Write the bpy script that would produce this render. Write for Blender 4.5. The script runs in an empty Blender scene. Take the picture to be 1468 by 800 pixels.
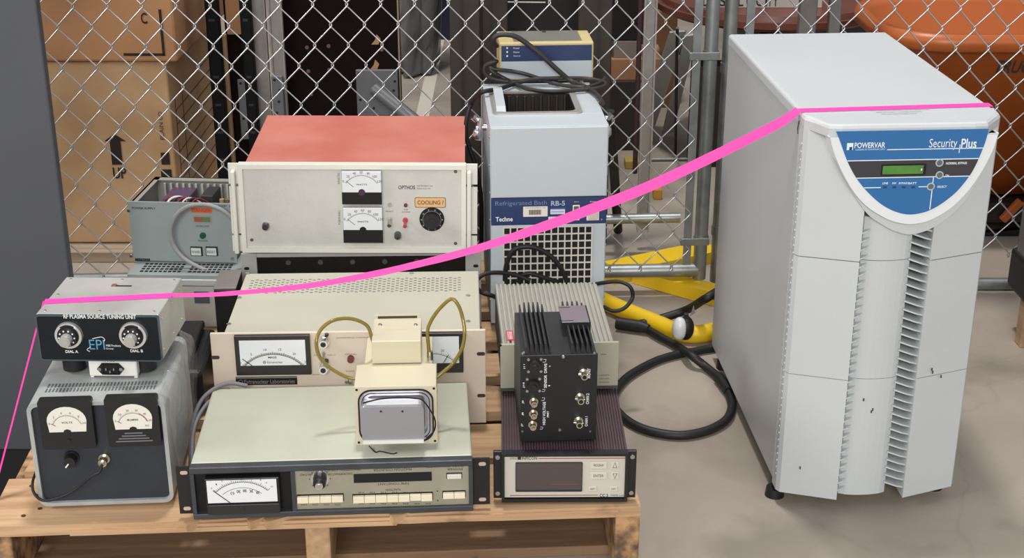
import bpy, bmesh, math, random
from mathutils import Vector, Matrix
random.seed(4)
R = math.radians
scene = bpy.context.scene
COL = scene.collection
# ------------------------------------------------------------------ camera, light, exposure
CAM_H = 1.29; PITCH = R(22); F = 2057.0
cam = bpy.data.cameras.new('camera'); cam.sensor_width = 36; cam.lens = F / 1468 * 36; cam.clip_end = 60; cam.clip_start = .05
co = bpy.data.objects.new('camera', cam); COL.objects.link(co)
co.location = (0, 0, CAM_H); co.rotation_euler = (math.pi / 2 - PITCH, 0, 0); scene.camera = co
w = bpy.data.worlds.new('world'); scene.world = w; w.use_nodes = True
w.node_tree.nodes['Background'].inputs[0].default_value = (.93, .95, 1, 1)
w.node_tree.nodes['Background'].inputs[1].default_value = .53
def area(name, loc, size, sizey, power, target, col=(1, .97, .92)):
    l = bpy.data.lights.new(name, 'AREA'); l.shape = 'RECTANGLE'; l.size = size; l.size_y = sizey; l.energy = power; l.color = col
    o = bpy.data.objects.new(name, l); COL.objects.link(o); o.location = loc
    d = Vector(target) - Vector(loc); o.rotation_euler = d.to_track_quat('-Z', 'Y').to_euler()
    return o
area('bay_or_fill_light', (-.2, 3.3, 6.2), .6, .4, 215, (0.3, 2.4, 0))
area('bay_or_fill_light', (-.4, -6.5, 4.3), 4.0, 2.0, 520, (0.2, 2.3, .3))  # added low frontal fill that brightens upright faces; no lamp known there
area('bay_or_fill_light', (-6.0, 0.2, 4.2), 3.0, 1.5, 230, (0.5, 2.4, 0.2))  # added fill to brighten the left side of the pale cabinet
vs = scene.view_settings
vs.view_transform = 'Standard'; vs.look = 'None'; vs.gamma = 1; vs.use_curve_mapping = False; vs.exposure = 0.0
scene.cycles.max_bounces = 8
try: scene.cycles.use_denoising = True
except Exception: pass
# ------------------------------------------------------------------ materials
def lin(c):
    return tuple((x / 255 / 12.92 if x / 255 <= .04045 else ((x / 255 + .055) / 1.055) ** 2.4) for x in c)
MATS = {}
def mat(name, rgb, rough=.5, metal=0, noise=0, scale=20, bump=0, bscale=200, emit=0, alpha=1, trans=0, dirt=None, stretch=(1, 1, 1), spec=None):
    if name in MATS: return MATS[name]
    m = bpy.data.materials.new(name); m.use_nodes = True; nt = m.node_tree; b = nt.nodes['Principled BSDF']
    c = lin(rgb); b.inputs['Base Color'].default_value = (*c, 1); b.inputs['Roughness'].default_value = rough; b.inputs['Metallic'].default_value = metal
    if spec is not None: b.inputs['Specular IOR Level'].default_value = spec
    tc = nt.nodes.new('ShaderNodeTexCoord'); mp = nt.nodes.new('ShaderNodeMapping'); mp.inputs['Scale'].default_value = stretch
    nt.links.new(tc.outputs['Object'], mp.inputs[0])
    if noise or dirt:
        n = nt.nodes.new('ShaderNodeTexNoise'); n.inputs['Scale'].default_value = scale; n.inputs['Detail'].default_value = 6
        nt.links.new(mp.outputs[0], n.inputs['Vector'])
        cr = nt.nodes.new('ShaderNodeValToRGB'); nt.links.new(n.outputs[0], cr.inputs[0])
        k = 1 - noise; d = lin(dirt) if dirt else tuple(x * k for x in c)
        cr.color_ramp.elements[0].position = .35; cr.color_ramp.elements[0].color = (*d, 1)
        cr.color_ramp.elements[1].position = .62; cr.color_ramp.elements[1].color = (*c, 1)
        nt.links.new(cr.outputs[0], b.inputs['Base Color'])
    if bump:
        n2 = nt.nodes.new('ShaderNodeTexNoise'); n2.inputs['Scale'].default_value = bscale; nt.links.new(mp.outputs[0], n2.inputs['Vector'])
        bp = nt.nodes.new('ShaderNodeBump'); bp.inputs['Strength'].default_value = bump; bp.inputs['Distance'].default_value = .002
        nt.links.new(n2.outputs[0], bp.inputs['Height']); nt.links.new(bp.outputs[0], b.inputs['Normal'])
    if emit: b.inputs['Emission Color'].default_value = (*c, 1); b.inputs['Emission Strength'].default_value = emit
    if trans: b.inputs['Transmission Weight'].default_value = trans
    b.inputs['Alpha'].default_value = alpha
    MATS[name] = m; return m
def wood(name, a, bcol, dark, along='X'):
    m = bpy.data.materials.new(name); m.use_nodes = True; nt = m.node_tree; b = nt.nodes['Principled BSDF']; b.inputs['Roughness'].default_value = .75
    tc = nt.nodes.new('ShaderNodeTexCoord'); mp = nt.nodes.new('ShaderNodeMapping'); nt.links.new(tc.outputs['Object'], mp.inputs[0])
    mp.inputs['Scale'].default_value = (2, 30, 30) if along == 'X' else (30, 2, 30)
    n = nt.nodes.new('ShaderNodeTexNoise'); n.inputs['Scale'].default_value = 2.2; n.inputs['Detail'].default_value = 8; nt.links.new(mp.outputs[0], n.inputs['Vector'])
    cr = nt.nodes.new('ShaderNodeValToRGB'); nt.links.new(n.outputs[0], cr.inputs[0])
    cr.color_ramp.elements[0].position = .3; cr.color_ramp.elements[0].color = (*lin(a), 1)
    cr.color_ramp.elements[1].position = .68; cr.color_ramp.elements[1].color = (*lin(bcol), 1)
    n2 = nt.nodes.new('ShaderNodeTexNoise'); n2.inputs['Scale'].default_value = 9; n2.inputs['Detail'].default_value = 4; nt.links.new(tc.outputs['Object'], n2.inputs['Vector'])
    c2 = nt.nodes.new('ShaderNodeValToRGB'); nt.links.new(n2.outputs[0], c2.inputs[0])
    c2.color_ramp.elements[0].position = .62; c2.color_ramp.elements[0].color = (0, 0, 0, 1); c2.color_ramp.elements[1].position = .72; c2.color_ramp.elements[1].color = (1, 1, 1, 1)
    mx = nt.nodes.new('ShaderNodeMix'); mx.data_type = 'RGBA'; nt.links.new(c2.outputs[0], mx.inputs['Factor'])
    nt.links.new(cr.outputs[0], mx.inputs['A']); mx.inputs['B'].default_value = (*lin(dark), 1)
    nt.links.new(mx.outputs['Result'], b.inputs['Base Color'])
    bp = nt.nodes.new('ShaderNodeBump'); bp.inputs['Strength'].default_value = .35; bp.inputs['Distance'].default_value = .003
    nt.links.new(n.outputs[0], bp.inputs['Height']); nt.links.new(bp.outputs[0], b.inputs['Normal'])
    return m
def concrete():
    m = bpy.data.materials.new('concrete_floor'); m.use_nodes = True; nt = m.node_tree; b = nt.nodes['Principled BSDF']; b.inputs['Roughness'].default_value = .62
    tc = nt.nodes.new('ShaderNodeTexCoord')
    def nz(s, d=8, dist=0):
        n = nt.nodes.new('ShaderNodeTexNoise'); n.inputs['Scale'].default_value = s; n.inputs['Detail'].default_value = d; n.inputs['Distortion'].default_value = dist
        nt.links.new(tc.outputs['Object'], n.inputs['Vector']); return n
    a = nz(2.2, 10, .6); cr = nt.nodes.new('ShaderNodeValToRGB'); nt.links.new(a.outputs[0], cr.inputs[0])
    e = cr.color_ramp.elements; e[0].position = .3; e[0].color = (*lin((148, 138, 127)), 1); e[1].position = .7; e[1].color = (*lin((171, 160, 147)), 1)
    s = nz(3.2, 7, .3); c2 = nt.nodes.new('ShaderNodeValToRGB'); nt.links.new(s.outputs[0], c2.inputs[0])
    c2.color_ramp.elements[0].position = .36; c2.color_ramp.elements[0].color = (1, 1, 1, 1); c2.color_ramp.elements[1].position = .50; c2.color_ramp.elements[1].color = (0, 0, 0, 1)
    mx = nt.nodes.new('ShaderNodeMix'); mx.data_type = 'RGBA'; nt.links.new(c2.outputs[0], mx.inputs['Factor'])
    nt.links.new(cr.outputs[0], mx.inputs['A']); mx.inputs['B'].default_value = (*lin((138, 128, 117)), 1)
    v = nt.nodes.new('ShaderNodeTexVoronoi'); v.feature = 'DISTANCE_TO_EDGE'; v.inputs['Scale'].default_value = 1.1
    add = nt.nodes.new('ShaderNodeMix'); add.data_type = 'VECTOR'; add.inputs['Factor'].default_value = .12
    nt.links.new(tc.outputs['Object'], add.inputs['A']); n3 = nz(6, 4); nt.links.new(n3.outputs[1], add.inputs['B']); nt.links.new(add.outputs['Result'], v.inputs['Vector'])
    c3 = nt.nodes.new('ShaderNodeValToRGB'); nt.links.new(v.outputs[0], c3.inputs[0])
    c3.color_ramp.elements[0].position = .001; c3.color_ramp.elements[0].color = (.12, .12, .12, 1); c3.color_ramp.elements[1].position = .005; c3.color_ramp.elements[1].color = (0, 0, 0, 1)
    mx2 = nt.nodes.new('ShaderNodeMix'); mx2.data_type = 'RGBA'; nt.links.new(c3.outputs[0], mx2.inputs['Factor'])
    nt.links.new(mx.outputs['Result'], mx2.inputs['A']); mx2.inputs['B'].default_value = (*lin((88, 80, 74)), 1)
    nt.links.new(mx2.outputs['Result'], b.inputs['Base Color'])
    f = nz(60, 8); bp = nt.nodes.new('ShaderNodeBump'); bp.inputs['Strength'].default_value = .25; bp.inputs['Distance'].default_value = .002
    nt.links.new(f.outputs[0], bp.inputs['Height']); nt.links.new(bp.outputs[0], b.inputs['Normal'])
    return m
def film(name, rgb, clear):
    m = bpy.data.materials.new(name); m.use_nodes = True; nt = m.node_tree; b = nt.nodes['Principled BSDF']
    b.inputs['Base Color'].default_value = (*lin(rgb), 1); b.inputs['Roughness'].default_value = .12
    tc = nt.nodes.new('ShaderNodeTexCoord'); n = nt.nodes.new('ShaderNodeTexNoise'); n.inputs['Scale'].default_value = 14; n.inputs['Distortion'].default_value = 2.5
    nt.links.new(tc.outputs['Object'], n.inputs['Vector'])
    bp = nt.nodes.new('ShaderNodeBump'); bp.inputs['Strength'].default_value = .9; bp.inputs['Distance'].default_value = .02
    nt.links.new(n.outputs[0], bp.inputs['Height']); nt.links.new(bp.outputs[0], b.inputs['Normal'])
    b.inputs['Alpha'].default_value = 1 - clear
    return m
black = mat('black_plastic', (24, 24, 26), .42); rubber = mat('black_rubber', (22, 22, 23), .55)
dblack = mat('deep_black', (8, 8, 9), .7); chrome = mat('chrome', (215, 215, 220), .18, 1); steel = mat('brushed_steel', (185, 186, 188), .35, 1, .15, 30, stretch=(1, 1, 12))
galv = mat('galvanised_steel', (160, 166, 166), .42, .75, .25, 24); wirem = mat('galvanised_wire', (206, 209, 213), .32, .85)
white = mat('white_paint', (228, 228, 222), .45); ink = mat('black_print', (40, 40, 42), .6); wink = mat('white_print', (228, 230, 232), .6)
meterw = mat('meter_face', (226, 230, 234), .4); redp = mat('red_print', (190, 60, 50), .5)
glass = mat('meter_glass', (255, 255, 255), .04, alpha=.10); brass = mat('nickel_brass', (205, 200, 184), .28, 1); pink = mat('pink_flagging', (255, 72, 178), .38)
# ------------------------------------------------------------------ geometry helpers
def ray(px, py):
    u = (px - 734) / F; v = (py - 400) / F; c = math.cos(PITCH); s = math.sin(PITCH)
    return Vector((u, c - v * s, -s - v * c))
def P(px, py, Y=None, Z=None):
    r = ray(px, py); t = Y / r.y if Y is not None else (Z - CAM_H) / r.z
    return Vector((0, 0, CAM_H)) + r * t
def smooth(pts, k=8, closed=False):
    pts = [Vector(p) for p in pts]; out = []; n = len(pts)
    for i in range(n if closed else n - 1):
        if closed: p0, p1, p2, p3 = pts[i - 1], pts[i], pts[(i + 1) % n], pts[(i + 2) % n]
        else: p0, p1, p2, p3 = pts[max(i - 1, 0)], pts[i], pts[i + 1], pts[min(i + 2, n - 1)]
        for j in range(k):
            t = j / k
            out.append(.5 * ((2 * p1) + (p2 - p0) * t + (2 * p0 - 5 * p1 + 4 * p2 - p3) * t * t + (3 * p1 - p0 - 3 * p2 + p3) * t ** 3))
    if not closed: out.append(pts[-1])
    return out
def rrect(x0, x1, z0, z1, r, n=5):
    o = []
    for cx, cz, a in ((x1 - r, z1 - r, 0), (x0 + r, z1 - r, 90), (x0 + r, z0 + r, 180), (x1 - r, z0 + r, 270)):
        for i in range(n + 1):
            t = R(a + 90 * i / n); o.append((cx + r * math.cos(t), cz + r * math.sin(t)))
    return o
def circ(cx, cz, r, n=24): return [(cx + r * math.cos(2 * math.pi * i / n), cz + r * math.sin(2 * math.pi * i / n)) for i in range(n)]
TXT = {}
def text_mesh(s, bold):
    k = (s, bold)
    if k not in TXT:
        cu = bpy.data.curves.new('t', 'FONT'); cu.body = s; cu.size = 1; cu.offset = .018 if bold else 0; cu.resolution_u = 3
        o = bpy.data.objects.new('t', cu); COL.objects.link(o); bpy.context.view_layer.update()
        dg = bpy.context.evaluated_depsgraph_get(); me = bpy.data.meshes.new_from_object(o.evaluated_get(dg))
        vs_ = [v.co.copy() for v in me.vertices]; fs = [tuple(p.vertices) for p in me.polygons]
        bpy.data.objects.remove(o); bpy.data.curves.remove(cu); bpy.data.meshes.remove(me)
        xs = [v.x for v in vs_] or [0, 1]; ys = [v.y for v in vs_] or [0, 1]
        TXT[k] = (vs_, fs, min(xs), max(xs), min(ys), max(ys))
    return TXT[k]
AX = {'y': lambda a, b, c: (a, c, b), 'x': lambda a, b, c: (c, a, b), 'z': lambda a, b, c: (a, b, c)}
class MB:
    def __init__(s): s.v = []; s.f = []; s.mi = []; s.sm = []
    def add(s, vs_, fs, m=0, smooth_=False):
        b = len(s.v); s.v += [tuple(v) for v in vs_]
        for f in fs: s.f.append(tuple(b + i for i in f)); s.mi.append(m); s.sm.append(smooth_)
        return s
    def box(s, x0, x1, y0, y1, z0, z1, bev=0, m=0, seg=2, M=None):
        x0, x1 = sorted((x0, x1)); y0, y1 = sorted((y0, y1)); z0, z1 = sorted((z0, z1))
        if bev:
            bm = bmesh.new(); bmesh.ops.create_cube(bm, size=1)
            for v in bm.verts: v.co = Vector((x0 + (v.co.x + .5) * (x1 - x0), y0 + (v.co.y + .5) * (y1 - y0), z0 + (v.co.z + .5) * (z1 - z0)))
            bmesh.ops.bevel(bm, geom=bm.edges[:], offset=min(bev, .45 * min(x1 - x0, y1 - y0, z1 - z0)), segments=seg, affect='EDGES', profile=.5)
            bm.verts.index_update(); vs_ = [v.co.copy() for v in bm.verts]; fs = [[v.index for v in f.verts] for f in bm.faces]; bm.free()
        else:
            vs_ = [Vector(p) for p in ((x0, y0, z0), (x1, y0, z0), (x1, y1, z0), (x0, y1, z0), (x0, y0, z1), (x1, y0, z1), (x1, y1, z1), (x0, y1, z1))]
            fs = [(3, 2, 1, 0), (4, 5, 6, 7), (0, 1, 5, 4), (1, 2, 6, 5), (2, 3, 7, 6), (3, 0, 4, 7)]
        if M is not None: vs_ = [M @ v for v in vs_]
        return s.add(vs_, fs, m)
    def prism(s, poly, a, b, ax='y', m=0, sm=False):
        f = AX[ax]; n = len(poly); v1 = [f(p[0], p[1], a) for p in poly]; v2 = [f(p[0], p[1], b) for p in poly]
        s.add(v1 + v2, [tuple(range(n)), tuple(range(2 * n - 1, n - 1, -1))], m)
        return s.add(v1 + v2, [(i, (i + 1) % n, n + (i + 1) % n, n + i) for i in range(n)], m, sm)
    def ring(s, outer, inner, a, b, ax='y', m=0):
        f = AX[ax]; n = len(outer); L = [[f(p[0], p[1], d) for p in q] for q, d in ((outer, a), (inner, a), (outer, b), (inner, b))]
        fs = []
        for i in range(n):
            j = (i + 1) % n; o, k, q, r = i, n + i, 2 * n + i, 3 * n + i; o2, k2, q2, r2 = j, n + j, 2 * n + j, 3 * n + j
            fs += [(o, o2, k2, k), (q, r, r2, q2), (o, q, q2, o2), (k, k2, r2, r)]
        return s.add(sum(L, []), fs, m)
    def cyl(s, p, q, r, r2=None, n=20, m=0, cap=True):
        p = Vector(p); q = Vector(q); r2 = r if r2 is None else r2; d = (q - p).normalized()
        a = d.orthogonal().normalized(); b = d.cross(a)
        A = [p + (a * math.cos(2 * math.pi * i / n) + b * math.sin(2 * math.pi * i / n)) * r for i in range(n)]
        B = [q + (a * math.cos(2 * math.pi * i / n) + b * math.sin(2 * math.pi * i / n)) * r2 for i in range(n)]
        s.add(A + B, [(i, (i + 1) % n, n + (i + 1) % n, n + i) for i in range(n)], m, True)
        if cap:
            s.add(A, [tuple(range(n - 1, -1, -1))], m); s.add(B, [tuple(range(n))], m)
        return s
    def tube(s, pts, r, n=10, m=0, closed=False):
        pts = [Vector(p) for p in pts]; N = len(pts); a = None; vs_ = []
        for i, p in enumerate(pts):
            t = (pts[(i + 1) % N] - pts[i - 1]) if closed else (pts[min(i + 1, N - 1)] - pts[max(i - 1, 0)])
            if t.length < 1e-9: t = Vector((0, 0, 1))
            t.normalize()
            a = t.orthogonal().normalized() if a is None else (a - t * a.dot(t)).normalized()
            b = t.cross(a)
            rr = r(i / (N - 1)) if callable(r) else r
            vs_ += [p + (a * math.cos(2 * math.pi * k / n) + b * math.sin(2 * math.pi * k / n)) * rr for k in range(n)]
        fs = []
        for i in range(N if closed else N - 1):
            j = (i + 1) % N
            for k in range(n): fs.append((i * n + k, i * n + (k + 1) % n, j * n + (k + 1) % n, j * n + k))
        s.add(vs_, fs, m, True)
        if not closed: s.add(vs_[:n], [tuple(range(n - 1, -1, -1))], m); s.add(vs_[-n:], [tuple(range(n))], m)
        return s
    def strip(s, pts, ups, w, t, m=0):           # ribbon of width w and thickness t
        vs_ = []; pts = [Vector(p) for p in pts]; N = len(pts)
        for i, p in enumerate(pts):
            d = (pts[min(i + 1, N - 1)] - pts[max(i - 1, 0)]).normalized(); u = Vector(ups[i] if isinstance(ups, list) else ups)
            u = (u - d * u.dot(d)).normalized(); nn = d.cross(u); ww = w[i] if isinstance(w, list) else w
            vs_ += [p + u * ww / 2 + nn * t / 2, p - u * ww / 2 + nn * t / 2, p - u * ww / 2 - nn * t / 2, p + u * ww / 2 - nn * t / 2]
        fs = [(0, 1, 2, 3), (4 * N - 1, 4 * N - 2, 4 * N - 3, 4 * N - 4)]
        for i in range(N - 1):
            for k in range(4): fs.append((4 * i + k, 4 * i + (k + 1) % 4, 4 * i + 4 + (k + 1) % 4, 4 * i + 4 + k))
        return s.add(vs_, fs, m)
    def sphere(s, c, r, m=0, sc=(1, 1, 1), n=16):
        c = Vector(c); vs_ = []; h = n // 2
        for i in range(h + 1):
            for j in range(n):
                a = math.pi * i / h; b = 2 * math.pi * j / n
                vs_.append(c + Vector((r * math.sin(a) * math.cos(b) * sc[0], r * math.sin(a) * math.sin(b) * sc[1], r * math.cos(a) * sc[2])))
        return s.add(vs_, [(i * n + j, (i + 1) * n + j, (i + 1) * n + (j + 1) % n, i * n + (j + 1) % n) for i in range(h) for j in range(n)], m, True)
    def text(s, t, x0, x1, z0, z1, y, m=0, rot=0, bold=False, plane='y'):   # text fitted in the rectangle; rot 0, 90, 180, 270
        vs_, fs, a, b, c, d = text_mesh(t, bold); o = []
        for v in vs_:
            u = (v.x - a) / max(b - a, 1e-6); q = (v.y - c) / max(d - c, 1e-6)
            if rot == 90: u, q = 1 - q, u
            elif rot == 180: u, q = 1 - u, 1 - q
            elif rot == 270: u, q = q, 1 - u
            X = x0 + u * (x1 - x0); Z = z0 + q * (z1 - z0)
            o.append(AX[plane](X, Z, y))
        return s.add(o, fs, m)
    def build(s, name, mats, parent=None, **kw):
        me = bpy.data.meshes.new(name); me.from_pydata(s.v, [], s.f)
        bm = bmesh.new(); bm.from_mesh(me); bmesh.ops.recalc_face_normals(bm, faces=bm.faces[:]); bm.to_mesh(me); bm.free()
        for m in (mats if isinstance(mats, (list, tuple)) else [mats]): me.materials.append(m)
        me.polygons.foreach_set('material_index', s.mi); me.polygons.foreach_set('use_smooth', s.sm); me.update()
        o = bpy.data.objects.new(name, me); COL.objects.link(o)
        if parent is not None: o.parent = parent.e if isinstance(parent, Dev) else parent
        for k, v in kw.items(): o[k] = v
        return o
class Dev:                                        # a thing: an Empty at the foot of its front left edge
    def __init__(s, name, label, cat, loc=(0, 0, 0), yaw=0, roll=0, group=None):
        s.e = bpy.data.objects.new(name, None); COL.objects.link(s.e); s.e.empty_display_size = .05
        s.e['label'] = label; s.e['category'] = cat
        if group: s.e['group'] = group
        s.e.location = loc; s.e.rotation_euler = (0, roll, yaw)
        s.M = Matrix.Translation(Vector(loc)) @ s.e.rotation_euler.to_matrix().to_4x4(); s.I = s.M.inverted()
    def at(s, px, py, y=None, z=None, x=None):    # where a sight line meets a plane of the thing, in its own frame
        o = s.I @ Vector((0, 0, CAM_H)); d = s.I.to_3x3() @ ray(px, py)
        t = (y - o.y) / d.y if y is not None else ((z - o.z) / d.z if z is not None else (x - o.x) / d.x)
        return o + d * t
    def rect(s, a, b, c, d, y=0):                 # a,b top left pixel; c,d bottom right pixel -> x0,x1,z0,z1
        p = s.at(a, b, y=y); q = s.at(c, b, y=y); r = s.at(a, d, y=y); t = s.at(c, d, y=y)
        return ((p.x + r.x) / 2, (q.x + t.x) / 2, (r.z + t.z) / 2, (p.z + q.z) / 2)
def tag(o, label, cat, group=None):
    o['label'] = label; o['category'] = cat
    if group: o['group'] = group
    return o
def struct(o): o['kind'] = 'structure'; return o
def arc(cx, cz, r, a0, a1, wd, n=24):             # flat arc band
    return [(cx + (r + wd / 2) * math.cos(R(a0 + (a1 - a0) * i / n)), cz + (r + wd / 2) * math.sin(R(a0 + (a1 - a0) * i / n))) for i in range(n + 1)], \
           [(cx + (r - wd / 2) * math.cos(R(a0 + (a1 - a0) * i / n)), cz + (r - wd / 2) * math.sin(R(a0 + (a1 - a0) * i / n))) for i in range(n + 1)]
def scale_marks(mb, x0, x1, z0, z1, y, nums, word, arcs=1, m=0, a0=145, a1=35, rr=.62, cz=-.06, small=1, red=None):
    W = x1 - x0; H = z1 - z0; cx = (x0 + x1) / 2; c = z0 + cz * H; r = W * rr
    def band(r_, a, b, wd, mi):
        o, i = arc(cx, c, r_, a, b, wd); n = len(o); mb.add([(p[0], y, p[1]) for p in o + i], [(k, k + 1, n + k + 1, n + k) for k in range(n - 1)], mi)
    band(r, a0, a1, W * .008, m)
    if arcs > 1: band(r * .82, a0 - 4, a1 + 4, W * .006, m)
    for k in range(31):
        a = R(a0 + (a1 - a0) * k / 30); L = .05 if k % 5 == 0 else .028; d = Vector((math.cos(a), 0, math.sin(a))); nrm = Vector((-d.z, 0, d.x)) * W * .003
        p = Vector((cx, y, c)) + d * r; q = p + d * W * L
        mb.add([p + nrm, p - nrm, q - nrm, q + nrm], [(0, 1, 2, 3)], m)
    for k, t in enumerate(nums):
        a = R(a0 + (a1 - a0) * k / (len(nums) - 1)); h = H * .075 * small; ww = h * .62 * len(t)
        X = cx + (r + W * .09) * math.cos(a); Z = c + (r + W * .09) * math.sin(a)
        if z0 < Z < z1: mb.text(t, X - ww / 2, X + ww / 2, Z - h / 2, Z + h / 2, y, m)
    if word: mb.text(word, cx - W * .14, cx + W * .14, z0 + H * .34, z0 + H * .34 + H * .075, y, m, bold=True)
    if red is not None: band(r + W * .02, a0 + (a1 - a0) * .68, a1, W * .018, red)
def needle(mb, x0, x1, z0, z1, y, a=143, m=0, rr=.64, cz=-.06):
    W = x1 - x0; H = z1 - z0; cx = (x0 + x1) / 2; c = z0 + cz * H; d = Vector((math.cos(R(a)), 0, math.sin(R(a))))
    s_ = (z0 - c) / d.z if d.z > 0 else 0
    mb.tube([Vector((cx, y, c)) + d * max(s_, .02), Vector((cx, y, c)) + d * W * rr], W * .006, 5, m)
# ------------------------------------------------------------------ the setting
struct(MB().box(-9, 9, -4, 14, -.1, 0).build('floor', concrete()))
struct(MB().box(-9, 9, 13.8, 14, 0, 6).build('wall_back', mat('far_wall', (95, 92, 88), .8)))
struct(MB().box(-9.2, -9, -4, 14, 0, 6).build('wall_left', mat('side_wall', (205, 203, 198), .8)))
struct(MB().box(9, 9.2, -4, 14, 0, 6).build('wall_right', mat('side_wall', (205, 203, 198), .8)))
# ------------------------------------------------------------------ pallet
wa = wood('pallet_pine', (170, 134, 100), (202, 168, 130), (122, 98, 78)); wb = wood('pallet_pine_cross', (158, 126, 94), (190, 158, 122), (88, 72, 60), 'Y')
wend = mat('pine_end_grain', (188, 148, 104), .85, 0, .35, 40, .6, 90, dirt=(96, 76, 60)); wdk = wood('pallet_pine_under', (116, 92, 70), (142, 114, 88), (60, 48, 40))
pal = Dev('wooden_pallet', 'weathered pine pallet carrying the pile of old electronic instruments', 'pallet', (-.795, 1.852, 0), R(3.5))
PW = .995; NOTCH = .078
rows = [(0, .145, 0), (.165, .285, .022), (.33, .43, NOTCH), (.47, .57, NOTCH), (.62, .72, NOTCH), (.77, .87, NOTCH), (.92, 1.06, NOTCH)]
for i, (a, b, x) in enumerate(rows):
    m_ = MB(); N = 14; xs = [x + (PW - x) * k / N for k in range(N + 1)]
    jag = [random.uniform(0, .006) if i == 0 else random.uniform(0, .002) for _ in xs]
    poly = [(xs[k], a + jag[k]) for k in range(N + 1)] + [(PW + random.uniform(-.006, 0), b), (x + .004, b), (x + random.uniform(0, .006), (a + b) / 2)]
    m_.prism(poly, .122, .14, 'z')
    if i == 0:
        for sx, sl in ((.395, .03), (.42, .045), (.30, .03), (.61, .035)):
            p = [(sx, -.001), (sx + sl * .6, .012), (sx + sl, .006), (sx + .006, -.012)]
            m_.prism(p, .128, .1415, 'z')
        m_.box(.13, .62, -.003, .004, .1225, .130); m_.box(.30, .96, -.002, .004, .131, .136)
    m_.build('deck_board', wa, pal)
for i, x in enumerate((.0, .478, .955)):
    y1 = .46 if i == 0 else 1.05
    o = MB().box(x + .002, x + .04, .004, y1, .018, .1218, .003).build('stringer', wend if i != 1 else wb, pal)
for a, b in ((.085, .21), (.47, .60), (.90, 1.04)):
    MB().box(0 if a < .2 else NOTCH, PW - .002, a, b, 0, .0178, .002).build('bottom_board', wdk, pal)
kn = MB()
for x, y in ((.055, .03), (.06, .09), (.045, .12), (.075, .05), (.07, .225)):
    kn.cyl((x, y, .1395), (x, y, .1412), .0035, n=8)
kn.build('nail_heads', mat('rusty_nail', (92, 70, 56), .6, .5), pal)
ZP = .1415
# ------------------------------------------------------------------ helpers for instruments
def screw(mb, x, z, y=0, r=.0035, m=0): mb.cyl((x, y, z), (x, y - .0015, z), r, r * .8, 10, m)
def rect_frame(mb, q, wd, y0, y1, m=0):
    x0, x1, z0, z1 = q
    mb.box(x0, x1, y0, y1, z1 - wd, z1, 0, m).box(x0, x1, y0, y1, z0, z0 + wd, 0, m).box(x0, x0 + wd, y0, y1, z0 + wd, z1 - wd, 0, m).box(x1 - wd, x1, y0, y1, z0 + wd, z1 - wd, 0, m)
# ------------------------------------------------------------------ grey meter box with VOLTS meters (bottom left)
A = Dev('meter_box', 'grey rounded metal case with two half-round dial meters and dark front', 'power supply', (-.722, 1.909, ZP + .004), R(3.9))
W, D, H = .203, .225, .176
grey = mat('hammered_grey', (174, 178, 178), .42, .1, .12, 40, .15, 220); navy = mat('slate_front', (43, 49, 59), .5, 0, .12, 20)
outer = rrect(0, W, 0, H, .014); inner = rrect(.006, W - .006, .006, H - .006, .01)
sh = MB(); sh.ring(outer, inner, -.006, .004, m=0); sh.prism(outer, .004, D, m=0)
for r_ in range(2):
    for k in range(32):
        x = .02 + k * .0052; y = .03 + r_ * .016
        sh.box(x, x + .002, y, y + .012, H, H + .0009, m=1)
sh.build('case', [grey, mat('vent_slit_grey', (96, 100, 100), .6)], A)
MB().prism(inner, .0, .0035).build('front_panel', navy, A)
ft = MB()
for x in (.02, W - .02):
    for y in (.02, D - .02): ft.cyl((x, y, -.004), (x, y, .001), .008)
ft.build('feet', rubber, A)
def dialmeter(q, name_nums, word, kind):
    x0, x1, z0, z1 = q; cx = (x0 + x1) / 2; W_ = x1 - x0; H_ = z1 - z0
    b = MB(); b.prism(rrect(x0, x1, z0, z1, .004), -.014, .0)
    fz0 = z0 + H_ * .36; fz1 = z1 - H_ * .13; fx0 = x0 + W_ * .14; fx1 = x1 - W_ * .12
    hp = [(fx0 + .002, fz0), (fx0, (fz0 * .55 + fz1 * .45))]
    for k in range(13):
        t = R(180 - 180 * k / 12); hp.append(((fx0 + fx1) / 2 + (fx1 - fx0) / 2 * math.cos(t), fz0 + (fz1 - fz0) * .45 + (fz1 - fz0) * .55 * math.sin(t)))
    hp += [(fx1, (fz0 * .55 + fz1 * .45)), (fx1 - .002, fz0)]
    if kind == 'volts': b.cyl((cx, -.014, z0 + H_ * .18), (cx, -.016, z0 + H_ * .18), .003)
    else:
        for k in range(4): b.box(cx - W_ * (.17 + .06 * k), cx + W_ * (.17 + .06 * k), -.0155, -.014, z0 + H_ * (.27 - .055 * k), z0 + H_ * (.29 - .055 * k), m=1)
    b.prism([(cx - .006, fz0 - .001), (cx - .0045, fz0 + .003), (cx, fz0 + .0045), (cx + .0045, fz0 + .003), (cx + .006, fz0 - .001)], -.0158, -.0143)
    o = b.build('meter', [black, mat('dull_grey_lines', (110, 112, 115), .5)], A)
    f = MB(); f.prism(hp, -.0147, -.014, m=0)
    y = -.0149
    scale_marks(f, fx0, fx1, fz0, fz1, y, name_nums, word, 1, 1, 160, 20, .38, .12, 1.1, 2 if kind != 'volts' else None)
    needle(f, fx0, fx1, fz0, fz1, -.0153, 148, 1, .46, .0)
    if kind != 'volts': f.text('D.C.', fx1 - .011, fx1 - .005, fz0 + .004, fz0 + .007, y, 1, bold=True)
    f.build('dial', [mat('ivory_dial', (226, 224, 214), .4), ink, redp], o)
dialmeter(A.rect(57, 574, 134, 644, -.014), ['0', '2', '4', '6', '8', '10'], 'VOLTS', 'volts')
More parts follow.
